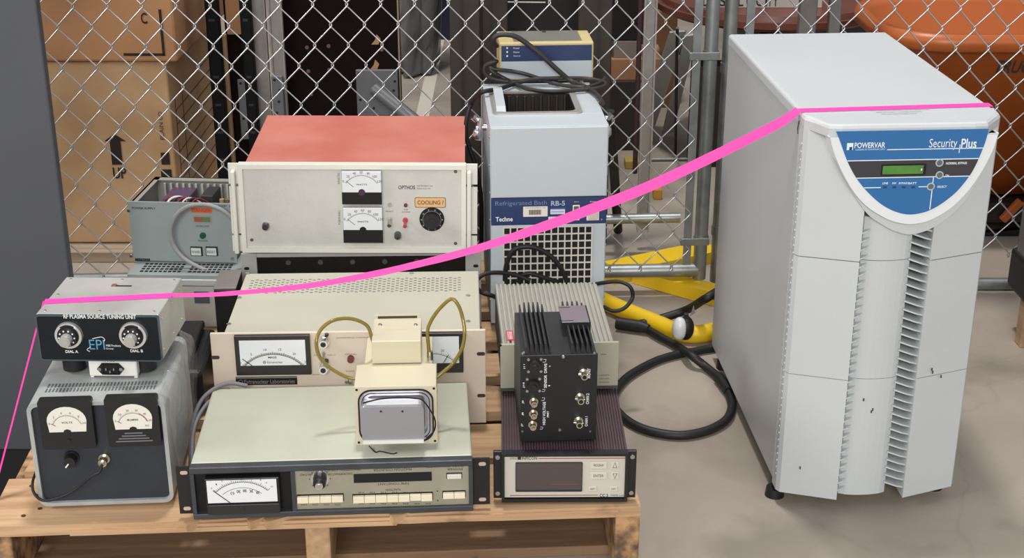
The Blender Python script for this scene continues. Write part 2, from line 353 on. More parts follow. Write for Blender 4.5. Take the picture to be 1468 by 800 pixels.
dialmeter(A.rect(152, 570, 228, 640, -.014), ['0', '10', '20', '30', '40', '50'], 'MILLIAMPERES', 'amps')
p = A.at(101, 660, y=-.01); k = MB(); k.cyl((p.x, 0, p.z), (p.x, -.004, p.z), .0115).cyl((p.x, -.004, p.z), (p.x, -.018, p.z), .0095, .0085)
k.box(p.x - .0095, p.x - .002, -.0195, -.018, p.z - .001, p.z + .001, m=1, M=Matrix.Translation((p.x, 0, p.z)) @ Matrix.Rotation(R(-50), 4, 'Y') @ Matrix.Translation((-p.x, 0, -p.z)))
k.build('knob', [black, wink], A)
p = A.at(148, 661, y=-.012); k = MB(); k.cyl((p.x, 0, p.z), (p.x, -.006, p.z), .0085).cyl((p.x, -.006, p.z), (p.x, -.02, p.z), .0065).cyl((p.x, -.02, p.z), (p.x, -.024, p.z), .0045)
k.build('coaxial_jack', brass, A)
c = [(p.x, -.022, p.z), (p.x - .002, -.034, p.z - .006), A.at(130, 684, y=-.035), A.at(105, 704, y=-.03), A.at(80, 715, y=-.028), A.at(60, 717, y=-.022), A.at(48, 705, y=-.012), A.at(47, 690, y=.0), A.at(52, 680, y=.008)]
c[7].x = min(c[7].x, -.004); c[8] = Vector((-.005, .02, c[8].z))
for v in c[3:]: v.z = max(v.z, .0) if isinstance(v, Vector) else v
MB().tube(smooth(c), .0022, 8).build('cord', rubber, A)
# clear film round the right side of the case
fl = MB(); vs_ = []; nx, nz = 10, 16
for j in range(nz + 1):
    for i in range(nx + 1):
        u = i / nx; v = j / nz; yy = .012 + u * .24; zz = -.002 + v * (H + .006)
        xx = W + .006 + .010 * math.sin(v * 2.9) * math.sin(u * 3.0) + .003 * math.sin(u * 9 + v * 7)
        if v > .93: xx -= (v - .93) / .07 * .02; 
        vs_.append((xx, yy, zz + .004 * math.sin(u * 5)))
fl.add(vs_, [(j * (nx + 1) + i, j * (nx + 1) + i + 1, (j + 1) * (nx + 1) + i + 1, (j + 1) * (nx + 1) + i) for j in range(nz) for i in range(nx)], 0, True)
fl.build('clear_film', film('clear_film', (205, 205, 205), .80), A)
# ------------------------------------------------------------------ RF plasma source tuning unit
B = Dev('tuning_unit', 'small bare aluminium box with two chrome dials, lettered RF PLASMA SOURCE TUNING UNIT', 'instrument', (-.719, 1.990, .354), R(-1.2))
W, D, H = .186, .149, .0755
alu = mat('bare_aluminium', (196, 196, 192), .42, .4, .2, 12)
MB().box(0, W, 0, D, 0, H, .0015).build('case', alu, B)
fp = MB(); fp.prism(rrect(.0, W, .0, H - .001, .004), -.004, -.0003); fp.build('front_panel', mat('black_anodised', (15, 22, 27), .4, spec=.3), B)
fr = MB(); fr.ring(rrect(-.0008, W + .0008, -.0008, H - .0002, .0045), rrect(.0015, W - .0015, .0015, H - .0025, .0035), -.0045, -.0001); fr.build('edge_trim', mat('dark_teal_trim', (72, 92, 98), .35, .4), B)
sc = MB()
for x, y in ((.01, .012), (W / 2, .012), (W - .01, .012), (.01, D / 2), (W - .01, D / 2), (.01, D - .01), (W / 2, D - .01), (W - .01, D - .01)): sc.cyl((x, y, H), (x, y, H + .001), .002, n=8)
for y in (.015, D / 2, D - .02):
    for z in (.012, H - .012): sc.cyl((W, y, z), (W + .001, y, z), .0022, n=8)
sc.build('screws', brass, B)
p = B.at(160, 410, z=H); q = B.at(188, 411, z=H)
s_ = MB().box(p.x, q.x, p.y - .002, p.y + .002, H, H + .0006, m=0); s_.cyl((p.x + .004, p.y + .002, H), (p.x + .004, p.y + .002, H + .0015), .0045, m=1)
s_.build('slot', [dblack, mat('copper_tab', (170, 120, 96), .4, .6)], B)
lt = MB(); lt.text('RF PLASMA SOURCE TUNING UNIT', *B.rect(91, 451, 195, 457, -.0045), -.0046, bold=True)
lt.text('DIAL A', *B.rect(94, 502, 112, 506, -.0045), -.0046, bold=True); lt.text('DIAL B', *B.rect(187, 501, 205, 505, -.0045), -.0046, bold=True)
lt.text('MBE Products', *B.rect(152, 494, 173, 497, -.0045), -.0046); lt.text('Group', *B.rect(152, 498.5, 163, 501.5, -.0045), -.0046)
x0, x1, z0, z1 = B.rect(124, 484, 152, 504, -.0045)
lt.tube(smooth([(x0 + .004, -.0046, z0), (x0, -.0046, z0 + .003), (x0 + .006, -.0046, z0 + .008)]), .0006, 5)
lt.tube(smooth([(x0 + .010, -.0046, z1 - .002), (x1 - .006, -.0046, z1 + .001), (x1 - .001, -.0046, z1 - .003), (x1 - .003, -.0046, z1 - .006)]), .0006, 5)
lt.build('lettering', wink, B)
MB().text('EPI', *B.rect(128, 487, 150, 501, -.0045), -.0047).build('logo', mat('logo_blue', (84, 150, 186), .5), B)
for px in (97, 189.5):
    p = B.at(px, 483, y=-.012); x, z = p.x, p.z
    k = MB(); k.cyl((x, -.004, z), (x, -.010, z), .0215, .0205, 32, 0).cyl((x, -.010, z), (x, -.0112, z), .0165, .0165, 32, 1)
    k.cyl((x, -.0112, z), (x, -.017, z), .0145, .0135, 28, 1)
    for a in range(10): k.cyl((x + .0117 * math.cos(a * .628), -.017, z + .0117 * math.sin(a * .628)), (x + .0117 * math.cos(a * .628), -.0176, z + .0117 * math.sin(a * .628)), .0013, n=10, m=2)
    k.prism([(x + .0185 * math.cos(R(a)), z + .0185 * math.sin(R(a))) for a in range(55, 130, 8)] + [(x + .0165 * math.cos(R(a)), z + .0165 * math.sin(R(a))) for a in range(127, 50, -8)], -.0101, -.0105, m=1)
    k.build('dial', [mat('polished_ring', (226, 226, 228), .22, .7), black, wink], B)
    MB().cyl((x, -.017, z - .001), (x, -.030, z - .001), .0092, .0086, 28).cyl((x, -.030, z - .001), (x, -.0305, z - .001), .006, .006, 24).build('dial_knob', mat('spun_knob', (190, 188, 184), .3, .5), B)
for x in (.038, .148):
    MB().cyl((x, .03, -.0125), (x, .03, 0), .0185, n=28).cyl((x, .03, -.028), (x, .03, -.0125), .0175, n=28).build('foot', rubber, B)
    MB().cyl((x, D - .03, -.028), (x, D - .03, 0), .0175, n=24).build('foot', rubber, B)
x0, x1, z0, z1 = B.rect(127, 511, 196, 541, .0)
ib = MB(); ib.box(x0, x1, .0, .05, -.0285, -.0005, .002); ib.box(x0 + .001, x0 + .006, .002, .01, -.0315, -.0285); ib.box(x1 - .006, x1 - .001, .002, .01, -.0315, -.0285); io = ib.build('inlet_box', white, B)
cx = (x0 + x1) / 2 - .003; zc = -.015
j = MB(); j.prism([(cx - .021, zc), (cx - .013, zc + .0095), (cx + .013, zc + .0095), (cx + .021, zc), (cx + .013, zc - .0095), (cx - .013, zc - .0095)], -.003, -.0002)
j.ring(rrect(cx - .012, cx + .012, zc - .008, zc + .008, .002), rrect(cx - .0105, cx + .0105, zc - .0065, zc + .0065, .0015), -.005, -.003)
for dx, dz in ((-.006, .001), (.006, .001), (0, -.003)): j.box(cx + dx - .001, cx + dx + .001, -.0062, -.003, zc + dz - .002, zc + dz + .002, m=1)
for dx in (-.0165, .0165): j.cyl((cx + dx, -.003, zc), (cx + dx, -.0042, zc), .0028, m=1)
j.build('power_socket', [dblack, steel], io)
MB().text('115V', cx - .008, cx + .008, -.004, -.0018, -.0003).build('lettering', ink, io)
# ------------------------------------------------------------------ long console (photon counter, upside down)
Fd = Dev('photon_counter', 'long low cream rack unit lying upside down at the front edge of the pallet', 'instrument', (-.5018, 1.880, ZP + .003), R(3.43))
W, D, H = .469, .253, .0875
bx0 = Fd.at(276, 700, y=0).x; bx1 = Fd.at(677.5, 700, y=0).x
cream = mat('cream_enamel', (184, 186, 170), .5, 0, .05, 7, .1, 300, dirt=(177, 178, 161)); charc = mat('charcoal_bezel', (66, 70, 76), .42, .2, .2, 25)
MB().box(bx0, bx1, .002, D, .001, H, .003).box(bx0 + .05, bx0 + .065, D - .002, D, .02, .04).build('cover', cream, Fd)
e = MB(); e.prism(rrect(0, bx0 + .004, .004, H - .004, .001), -.002, .002); ex = W
e2 = MB(); e2.prism(rrect(bx1 - .004, W, .004, H - .004, .001), -.002, .002)
for mbx, x in ((e, .0115), (e2, W - .0115)):
    for z in (.013, H - .013): mbx.prism(rrect(x - .0055, x + .0055, z - .003, z + .003, .0028), -.0028, -.0021, m=1)
e.build('rack_ear', [black, mat('slot_showing_wood', (196, 172, 156), .7)], Fd); e2.build('rack_ear', [black, MATS['slot_showing_wood']], Fd)
xm0, xm1, _, _ = Fd.rect(277, 700, 420, 720, -.012)
bz = MB(); y0, y1 = -.014, .001
bz.box(bx0, bx1, y0, y1, H - .010, H + .0005, .001).box(bx0, bx1, y0, y1, 0, .009, .001)
bz.box(bx0, bx0 + .006, y0, y1, .009, H - .010).box(bx1 - .006, bx1, y0, y1, .009, H - .010).box(xm1 - .0015, xm1 + .0045, y0, y1, .009, H - .010)
bz.box(bx0, xm1, -.004, .0015, .009, H - .010, m=1)
bz.build('bezel', [charc, dblack], Fd)
# left meter
x0, x1, z0, z1 = Fd.rect(294, 671, 401, 737, -.02)
q = (x0, x1, .012, H - .016)
mt = MB(); mt.box(q[0], q[1], -.020, -.004, q[2], q[3], .001); mo = mt.build('meter', black, Fd)
fx0, fx1, fz0, fz1 = q[0] + .003, q[1] - .004, q[2] + (q[3] - q[2]) * .33, q[3] - .002
f = MB(); f.box(fx0, fx1, -.0208, -.0198, fz0, fz1)
scale_marks(f, fx0, fx1, fz0, fz1, -.0211, ['0', '1', '2', '3', '4', '5', '6', '7', '8', '9', '10'], None, 2, 1, 135, 45, .52, -.5, .95)
for k, t in enumerate(('0.3', '30', '300', '3K', '30K')):
    X = fx0 + (fx1 - fx0) * (.36 + .09 * k); Z = fz0 + (fz1 - fz0) * (.42 + .10 * (1 - ((k - 2) / 2) ** 2)); f.text(t, X - .0028, X + .0028, Z - .0025, Z + .0025, -.0211, 1, rot=180, bold=True)
needle(f, fx0, fx1, fz0, fz1, -.0212, 138, 1, .56, -.45)
f.build('dial', [meterw, ink], mo)
MB().box(q[0] + .002, q[1] - .001, -.0225, -.020, q[2], fz0 - .003, .001).cyl(((q[0] + q[1]) / 2, -.0225, q[2] + .008), ((q[0] + q[1]) / 2, -.0235, q[2] + .008), .0025).build('meter_cover', mat('smoked_cover', (36, 38, 36), .3), mo)
# right panel
px0, px1, pz0, pz1 = xm1 + .0045, bx1 - .006, .0095, H - .0115
pan = mat('satin_champagne', (170, 168, 150), .38, .45, .08, 20)
MB().box(px0, px1, -.009, .001, pz0, pz1).build('control_panel', pan, Fd)
Y = -.0093
sb = MB(); sb.box(*Fd.rect(507, 678, 619, 690.5, -.009)[:2], -.0098, -.009, *Fd.rect(507, 678, 619, 690.5, -.009)[2:]); sb.build('display_window', dblack, Fd)
def keys(a, b, t, c, n, sunk=()):
    x0, x1, z0, z1 = Fd.rect(a, t, b, c, -.013); s_ = MB().box(x0 - .0008, x1 + .0008, -.0096, -.009, z0 - .0012, z1 + .0012)
    fo = s_.build('key_slot', dblack, Fd); wk = (x1 - x0) / n
    for i in range(n):
        yy = -.013 if i not in sunk else -.0108
        MB().box(x0 + i * wk + .0002, x0 + (i + 1) * wk - .0002, yy - .003, -.0096, z0, z1 - .0005, .0008).build('push_key', mat('ivory_key', (232, 224, 196), .4), fo)
keys(426, 492, 711, 720, 4); keys(506, 620, 709.5, 719, 7, (5,)); keys(635, 667, 706, 714, 2)
x0, x1, z0, z1 = Fd.rect(640, 679, 662.5, 687, -.012)
rk = MB().box(x0, x1, -.0098, -.009, z0, z1, m=1); rk.box(x0 + .001, x1 - .001, -.014, -.0098, z0 + .001, z1 - .001, .001); rk.build('rocker_switch', [mat('pale_switch', (214, 212, 204), .4), dblack], Fd)
p = Fd.at(458, 692, y=-.02); k = MB(); k.cyl((p.x, -.009, p.z), (p.x, -.024, p.z), .0105, .0095, 24, 0).cyl((p.x, -.0245, p.z), (p.x, -.032, p.z), .0062, .0058, 20, 1).cyl((p.x, -.032, p.z), (p.x, -.0325, p.z), .004, .004, 16, 2)
k.cyl((p.x, -.009, p.z), (p.x, -.0096, p.z), .0135, n=28, m=1); k.build('rotary_knob', [black, chrome, brass], Fd)
lt = MB()
for t, a, b, c, d in (('PRINCETON APPLIED RESEARCH', 437, 671.5, 517, 675.5), ('PHOTON COUNTER', 535, 671.5, 590, 675), ('DATA CONVERTER', 610, 667, 664, 670), ('POWER', 641, 671, 663, 674),
                      ('OVERLOAD', 430, 679, 455, 682), ('DISCRIMINATOR', 470, 678, 505, 681), ('TIME CONSTANT', 541, 692, 587, 695), ('FUNCTION', 553, 700.5, 574, 703.5)):
    lt.text(t, *Fd.rect(a, b, c, d, -.009), Y, rot=180)
lt.text('1109', *Fd.rect(441, 667, 455, 670.5, -.009), Y, rot=180, bold=True)
for px in range(432, 492, 16): lt.text('ON', *Fd.rect(px, 722.5, px + 8, 724.5, -.009), Y, rot=180)
for px in range(514, 620, 16): lt.text('10', *Fd.rect(px, 705, px + 7, 707, -.009), Y, rot=180); lt.text('MS', *Fd.rect(px, 721, px + 7, 723, -.009), Y, rot=180)
for a in range(8): lt.box(p.x + .0155 * math.cos(a * .785) - .0008, p.x + .0155 * math.cos(a * .785) + .0008, Y, Y + .0002, p.z + .0155 * math.sin(a * .785) - .0008, p.z + .0155 * math.sin(a * .785) + .0008)
for a, b in ((627, 704), (627.5, 717.5)): v = Fd.at(a, b, y=-.009); lt.cyl((v.x, -.009, v.z), (v.x, -.0095, v.z), .0011, n=8)
lt.build('lettering', ink, Fd)
MB().box(px0, px1, -.0085, -.0075, pz0 - .001, pz0).build('lower_strip', charc, Fd)
# coiled grey cord behind it
cc = []
for k in range(40):
    a = k / 39 * 2 * math.pi * 2.2; cc.append((-.5 + .006 * math.cos(a) - .012 * k / 39, 2.02 + .030 * math.cos(a), .205 + .040 * math.sin(a) + .0))
tag(MB().tube(smooth([(-.44, 2.145, .232), (-.475, 2.14, .238), (-.508, 2.11, .225), (-.520, 2.07, .19), (-.517, 2.03, ZP + .005), (-.508, 2.0, .156), (-.512, 2.05, .20), (-.498, 2.10, .222), (-.47, 2.142, .226)], 8), .0036, 8)
    .build('grey_cable', mat('grey_vinyl', (112, 112, 118), .5)), 'grey cord looped between the dark-fronted meter box and the long cream unit', 'cable')
# ------------------------------------------------------------------ quadrupole control rack unit
Q = Dev('quadrupole_control', 'cream rack unit with wide meter and perforated lid, standing behind the long low cream unit', 'instrument', (-.501, 2.1745, ZP), R(1.86))
W, D, H = .457, .272, .1738
peach = mat('pale_peach_panel', (214, 201, 184), .5, 0, .03, 8); lid = mat('lid_cream', (184, 181, 164), .5, 0, .05, 6, .1, 300)
bx0 = Q.at(319.5, 470, y=0).x; bx1 = Q.at(688.5, 470, y=0).x
b = MB(); b.box(bx0, bx1, .003, D, .004, H - .003, .002)
pr = MB()
x0 = Q.at(357, 400, z=H).x + .004; x1 = bx1 - .03; ya, yb = Q.at(500, 417, z=H).y, Q.at(500, 396, z=H).y
N = 48
for i in range(N):
    for k in range(6):
        x = x0 + (x1 - x0) * i / N; y = ya + (yb - ya) * k / 6 + (.004 if i % 2 else 0)
        pr.box(x, x + .0052, y, y + .0028, H - .0032, H - .0024)
for px, py in ((355, 392.5), (343, 427), (328, 465), (671, 424), (671, 461), (590, 392)):
    p = Q.at(px, py, z=H - .003); b.cyl((p.x, p.y, H - .003), (p.x, p.y, H - .0015), .004, n=10, m=1)
b.build('cover', [lid, steel], Q); pr.build('vent_slots', mat('vent_shadow_grey', (128, 130, 128), .5, .4), Q)
fp = MB(); fp.box(0, W, -.004, .002, 0, H, .001)
for x, z in ((.006, H * .75), (.006, H * .25), (W - .008, H * .75), (W - .008, H * .30)):
    fp.prism(rrect(x - .007, x + .007, z - .0032, z + .0032, .0031), -.0045, -.0039, m=1)
fp.build('front_panel', [peach, mat('slot_dark', (60, 50, 46), .7)], Q)
x0, x1, z0, z1 = Q.rect(337, 481.5, 445, 538, -.012)
m_ = MB(); m_.box(x0, x1, -.012, -.004, z0, z1, .001); mo = m_.build('meter', mat('dark_brown_bezel', (38, 32, 32), .4), Q)
f0, f1, g0, g1 = Q.rect(343.5, 488, 438, 524, -.013)
f = MB(); f.box(f0, f1, -.0126, -.0118, g0, g1); o_, i_ = arc((f0 + f1) / 2, g0 - (g1 - g0) * .95, (f1 - f0) * .60, 138, 42, (f1 - f0) * .035)
n = len(o_); f.add([(p[0], -.0128, p[1]) for p in o_ + i_], [(k, k + 1, n + k + 1, n + k) for k in range(n - 1)], 2)
scale_marks(f, f0, f1, g0, g1, -.0129, ['0', '5', '10', '15', '20', '25'], None, 1, 1, 138, 42, .585, -.95, 1.2)
cxm = (f0 + f1) / 2; f.text('MASS', cxm - .008, cxm + .006, g0 + .013, g0 + .0165, -.0129, 1, bold=True); f.text('Extranuclear', cxm - .010, cxm + .016, g0 + .004, g0 + .008, -.0129, 1)
f.ring(circ(cxm - .0145, g0 + .006, .0026, 16), circ(cxm - .0145, g0 + .006, .0018, 16), -.013, -.0128, m=1); f.text('e', cxm - .0155, cxm - .0135, g0 + .005, g0 + .007, -.013, 1)
needle(f, f0, f1, g0, g1, -.0131, 141, 1, .60, -.62)
f.build('dial', [meterw, ink, mat('scale_mirror_grey', (176, 170, 168), .3)], mo)
x0, x1, z0, z1 = Q.rect(338, 541, 426, 552, -.006)
pl = MB(); pl.box(x0, x1, -.0058, -.004, z0, z1 + .001, .0004, m=0); pl.box(x0, x1, -.0065, -.004, z1 - .0015, z1 + .001, m=1)
pl.text('Extranuclear Laboratories', x0 + .014, x1 - .004, z0 + .0025, z1 - .004, -.0060, 1, bold=True)
pl.ring(circ(x0 + .008, (z0 + z1) / 2 - .001, .0042, 18), circ(x0 + .008, (z0 + z1) / 2 - .001, .003, 18), -.0061, -.0059, m=1)
pl.build('name_plate', [black, mat('worn_silver', (150, 150, 148), .4, .6)], Q)
# second meter on the right
x0, x1, z0, z1 = Q.rect(575, 478, 664, 535, -.012)
m2 = MB().box(x0, x1, -.012, -.004, z0, z1, .001).build('meter', MATS['dark_brown_bezel'], Q)
f0, f1, g0, g1 = Q.rect(582, 483, 658, 521, -.013)
f = MB(); f.box(f0, f1, -.0126, -.0118, g0, g1); scale_marks(f, f0, f1, g0, g1, -.0129, ['0', '10', '20', '30'], None, 1, 1, 138, 42, .585, -.7, 1.2); needle(f, f0, f1, g0, g1, -.0131, 60, 1, .60, -.62)
f.build('dial', [meterw, ink], m2)
for px, py in ((463.5, 493), (463.5, 530)):
    p = Q.at(px, py, y=-.018); k = MB(); k.cyl((p.x, -.004, p.z), (p.x, -.010, p.z), .0098, .0094, 24).cyl((p.x, -.010, p.z), (p.x, -.022, p.z), .0082, .0072, 24).cyl((p.x, -.022, p.z), (p.x, -.0225, p.z), .0045, .0045, 16, 1)
    k.box(p.x + .002, p.x + .008, -.009, -.0045, p.z + .009, p.z + .014, .001, 1); k.build('lock_knob', [chrome, black], Q)
for px, py in ((463.5, 508.5), (469, 520)):
    p = Q.at(px, py, y=-.01); MB().cyl((p.x, -.004, p.z), (p.x, -.008, p.z), .003, n=12).cyl((p.x, -.008, p.z), (p.x + .001, -.020, p.z - .004), .0013, .0022, 10).build('toggle_switch', steel, Q)
p = Q.at(502.5, 516, y=-.01); MB().cyl((p.x, -.004, p.z), (p.x, -.012, p.z), .0062, .0055, 20).build('pilot_lamp', mat('dark_red_lens', (112, 40, 42), .2), Q)
for px, py in ((497, 546), (502, 547)):
    p = Q.at(px, py, y=-.01); MB().cyl((p.x, -.004, p.z), (p.x, -.016, p.z), .003, .0028, 12).build('bnc_post', chrome, Q)
lt = MB()
for t, a, b_, c, d in (('QUADRUPOLE CONTROL', 482, 483, 529, 485.5), ('MASS', 450, 508, 455, 510), ('DISPLAY', 470, 508, 481, 510), ('PRESSURE', 495, 507, 511, 509), ('RECORDER', 496, 531, 508, 533), ('POWER', 448, 536, 458, 538)):
    lt.text(t, *Q.rect(a, b_, c, d, -.004), -.0042)
lt.build('lettering', mat('faded_print', (110, 100, 94), .6), Q)
# ------------------------------------------------------------------ small cream vacuum head with clear tubes
G = Dev('gauge_head', 'small cream metal head with loops of amber tubing, on the long low cream unit', 'instrument', (-.2381, 1.941, ZP + .0905), R(2.55))
W, D, H = .1243, .0796, .0975
cr2 = mat('cream_gloss', (206, 198, 172), .38, 0, .03, 10)
gb = MB(); gb.ring(rrect(0, W, 0, H, .002, 6), rrect(.006, W - .006, .005, H - .005, .018, 6), 0, D - .004); gb.box(0, W, D - .004, D, 0, H)
gb.build('housing', cr2, G)
gk = MB(); gk.ring(rrect(.005, W - .005, .004, H - .004, .020, 6), rrect(.0075, W - .0075, .0065, H - .0065, .018, 6), -.0014, .0); gk.ring(rrect(.0105, W - .0105, .0095, H - .0095, .016, 6), rrect(.0118, W - .0118, .0108, H - .0108, .015, 6), -.0012, .0)
gk.build('gasket', rubber, G)
tr = MB(); tr.ring(rrect(.0072, W - .0072, .0062, H - .0062, .018, 6), rrect(.015, W - .015, .014, H - .014, .013, 6), -.0008, .012); tr.ring(rrect(.0145, W - .0145, .0135, H - .0135, .013, 6), rrect(.019, W - .019, .018, H - .018, .01, 6), .006, .03); tr.box(.01, W - .01, .03, .034, .01, H - .01)
pst = mat('pressed_steel', (190, 190, 196), .3, .75); tr.build('steel_tray', pst, G)
x0, x1, z0, z1 = G.rect(518.5, 581, 608, 633, -.028)
bk = MB(); bk.box(x0, x1, -.028, .03, z0, z1, .008, seg=3); bo = bk.build('inner_can', pst, G)
cv = MB(); cv.prism(rrect(x0, x1, z0 + .001, z1 - .002, .006), -.0295, -.0278, m=0); cv.prism([(x0 + .001, z0 + .004), (x1 - .001, z0 + .004), (x1 - .001, z0 - .001), (x0 + .001, z0 - .001)], -.033, -.0275, m=1)
for px in (546, 577): p = G.at(px, 590, y=-.03); cv.cyl((p.x, -.0295, p.z), (p.x, -.0302, p.z), .0017, n=10, m=2)
cv.build('cover_plate', [mat('satin_grey_plate', (150, 150, 154), .4, .2), white, ink], bo)
sc = MB()
for x in (.004, W - .004):
    for z in (.004, H - .004): sc.cyl((x, 0, z), (x, -.0006, z), .002, n=10)
sc.build('screw_holes', dblack, G)
n0 = G.at(523, 515, z=H); n1 = G.at(620, 515, z=H); nb = G.at(570, 483, z=H - .002)
MB().box(n0.x, n1.x, D, nb.y, .02, H - .002, .0015).build('neck', cr2, G)
ua = G.at(534, 522, z=H); ub = G.at(604, 522, z=H); uh = G.at(534, 489.5, y=ua.y).z; uy = G.at(570, 456, z=uh).y
ub_ = MB(); ub_.box(ua.x, ub.x, ua.y, uy, H + .0002, uh, .0012)
uo = ub_.build('upper_box', cr2, G)
fx0, fx1 = ua.x + .001, ub.x - .002
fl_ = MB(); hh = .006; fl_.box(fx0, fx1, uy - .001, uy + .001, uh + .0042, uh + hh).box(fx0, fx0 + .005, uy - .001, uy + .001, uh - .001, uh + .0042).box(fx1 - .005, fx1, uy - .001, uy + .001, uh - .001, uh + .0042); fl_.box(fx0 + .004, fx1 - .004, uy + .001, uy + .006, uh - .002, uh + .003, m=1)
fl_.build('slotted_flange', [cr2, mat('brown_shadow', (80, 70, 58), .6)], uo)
s2 = MB()
for px in (545, 596): p = G.at(px, 466, z=uh); s2.cyl((p.x, p.y, uh), (p.x, p.y, uh + .002), .0032, .0026, 14)
s2.build('screws', steel, uo)
amber = mat('amber_tubing', (158, 140, 66), .15, trans=.45)
def gp(px, py, y): return G.at(px, py, y=y)
L_ = [Vector((ua.x + .002, ua.y + .03, (uh + H) / 2)), gp(533, 484, ua.y + .025), gp(527, 468, ua.y + .02), gp(512, 459, ua.y + .015), gp(493, 456.5, ua.y + .01), gp(474, 461, ua.y), gp(459, 474, ua.y - .01), gp(453.5, 492, ua.y - .02), gp(458, 511, ua.y - .02), gp(470, 525, .06), gp(487, 536, .06), gp(500, 541.5, .06), Vector((.002, .06, gp(508, 543, .06).z))]
MB().tube(smooth(L_, 6), .0029, 12).build('tube_loop', amber, G)
L_ = [Vector((n1.x - .004, ua.y + .018, H - .004)), gp(613, 478, ua.y + .018), gp(617, 462, ua.y + .016), gp(629, 444, ua.y + .012), gp(646, 429, ua.y + .008), gp(656, 436, ua.y + .004), gp(663, 455, ua.y), gp(666, 478, ua.y - .01), gp(662, 500, ua.y - .015), gp(650, 520, .07), gp(637, 532, .06), Vector((W - .002, .055, gp(627, 540, .06).z))]
L_[-1].z = min(L_[-1].z, H - .006)
MB().tube(smooth(L_, 6), .0029, 12).build('tube_loop', amber, G)
p = Vector((n1.x - .004, ua.y + .018, H - .002)); MB().cyl(p, p + Vector((0, 0, .014)), .005, .0045, 14).build('tube_fitting', brass, G)
L_ = [gp(606, 574, -.03), gp(618, 590, -.034), gp(624, 604, -.034), gp(622, 618, -.033), gp(611, 628, -.034)]
MB().tube(smooth([gp(520, 578, -.029), gp(545, 572, -.031), gp(575, 570, -.031), gp(594, 571, -.031)] + L_, 6), .0012, 6).build('thin_wire', dblack, G)
zf = .001
L_ = [Vector((.02, -.012, .004)), Vector((.03, -.026, zf)), G.at(545, 647, z=zf), G.at(562, 650.5, z=zf), G.at(569, 649, z=zf)]
MB().tube(smooth(L_, 6), .0009, 6).build('thin_wire', dblack, G)
# ------------------------------------------------------------------ open-fronted grey rack frame below, red-topped supply above
Ds = Dev('rack_chassis', 'grey rack chassis with a black front, under the white-fronted unit with the red top', 'instrument', (-.522, 2.578, ZP), R(1.75))
W, D, H = .462, .33, .160
gr2 = mat('light_grey_enamel', (172, 172, 168), .5, 0, .08, 15)
b = MB(); b.box(.018, W - .018, .006, D, .002, H, .002)
b.build('case', gr2, Ds)
f = MB(); f.box(0, .030, -.003, .004, 0, H, .001).box(W - .030, W, -.003, .004, 0, H, .001).box(.030, W - .030, -.003, .004, H - .008, H, .001).box(.030, W - .030, -.003, .004, 0, .01, .001)
for x in (.01, W - .01):
    for z in (.03, H - .03): f.prism(rrect(x - .005, x + .005, z - .003, z + .003, .0029), -.0036, -.0029, m=1)
f.build('front_frame', [gr2, dblack], Ds)
k = MB(); k.box(.030, W - .030, .001, .006, .01, H - .008, m=0)
for i in range(5): k.cyl((.09 + i * .062, -.001, H - .02), (.09 + i * .062, .001, H - .02), .005, n=12, m=1)
k.build('dark_panel', [mat('near_black_red', (22, 17, 18), .35), mat('dim_screw', (80, 78, 78), .5, .3)], Ds)
C = Dev('microwave_supply', 'white-fronted rack unit with a red painted top and two stacked watt meters', 'power supply', (-.534, 2.572, ZP + .169), R(1.72), R(.75))
W, D, H = .467, .335, .176
redt = mat('red_oxide_top', (204, 128, 114), .55, 0, .12, 7, .1, 200, dirt=(194, 108, 95)); wfr = mat('white_frame', (226, 226, 216), .42); mott = mat('mottled_white_panel', (208, 207, 202), .36, .08, .05, 30, .25, 120)
ix0 = C.at(344, 290, y=-.01).x; ix1 = C.at(668, 290, y=-.01).x
b = MB(); b.box(ix0 + .012, ix1 - .002, .008, D, .004, H - .004, .001, m=0); b.box(ix0 + .012, ix1 - .002, .0, D, H - .0045, H - .002, m=1)
b.build('cover', [gr2, redt], C)
fr = MB(); rect_frame(fr, (ix0, ix1, .001, H), .0085, -.016, .004); fo = fr.build('front_frame', wfr, C)
MB().box(ix0 + .008, ix1 - .008, -.009, -.004, .009, H - .008).build('front_panel', mott, C)
for a, c_ in ((0, ix0), (ix1, W)):
    ear = MB()
    for z0, z1 in ((.0, .032), (.036, H * .74), (H * .77, H)): ear.box(a, c_, -.006, -.002, z0, z1, .0006)
    xm = (a + c_) / 2; 
    ear.box(xm - .004, xm + .004, -.022, -.006, .0, H - .012, .002) if a == 0 else ear.box(a + .002, a + .010, -.022, -.006, .0, H - .012, .002)
    ear.build('rack_ear', wfr, C)
Yp = -.0092
for i, (a, b_, c_, d_) in enumerate(((490, 246, 547, 293), (492, 298, 548.5, 348))):
    x0, x1, z0, z1 = C.rect(a, b_, c_, d_, -.022); zs = z0 + (z1 - z0) * .37
    mb = MB(); mb.box(x0, x1, -.022, -.009, z0, z1, .001, m=0); mb.box(x0 - .0002, x1 + .0002, -.0225, -.0222, z0, zs, m=1)
    mb.cyl(((x0 + x1) / 2, -.0228, zs), ((x0 + x1) / 2, -.0222, zs), .0065, n=24, m=2 if i == 0 else 1)
    mo = mb.build('meter', [mat('clear_meter_case', (196, 196, 196), .25), dblack, mat('plum_pivot', (70, 30, 62), .3)], C)
    f = MB(); f.box(x0 + .001, x1 - .001, -.0224, -.0220, zs, z1 - .001); scale_marks(f, x0, x1, zs, z1, -.0226, ['0', '20', '40', '60', '80', '100', '120'], 'WATTS', 1, 1, 145, 35, .47, -.05, 1.5); needle(f, x0, x1, zs, z1, -.0227, 140, 1, .5, -.05)
    f.build('dial', [meterw, ink], mo)
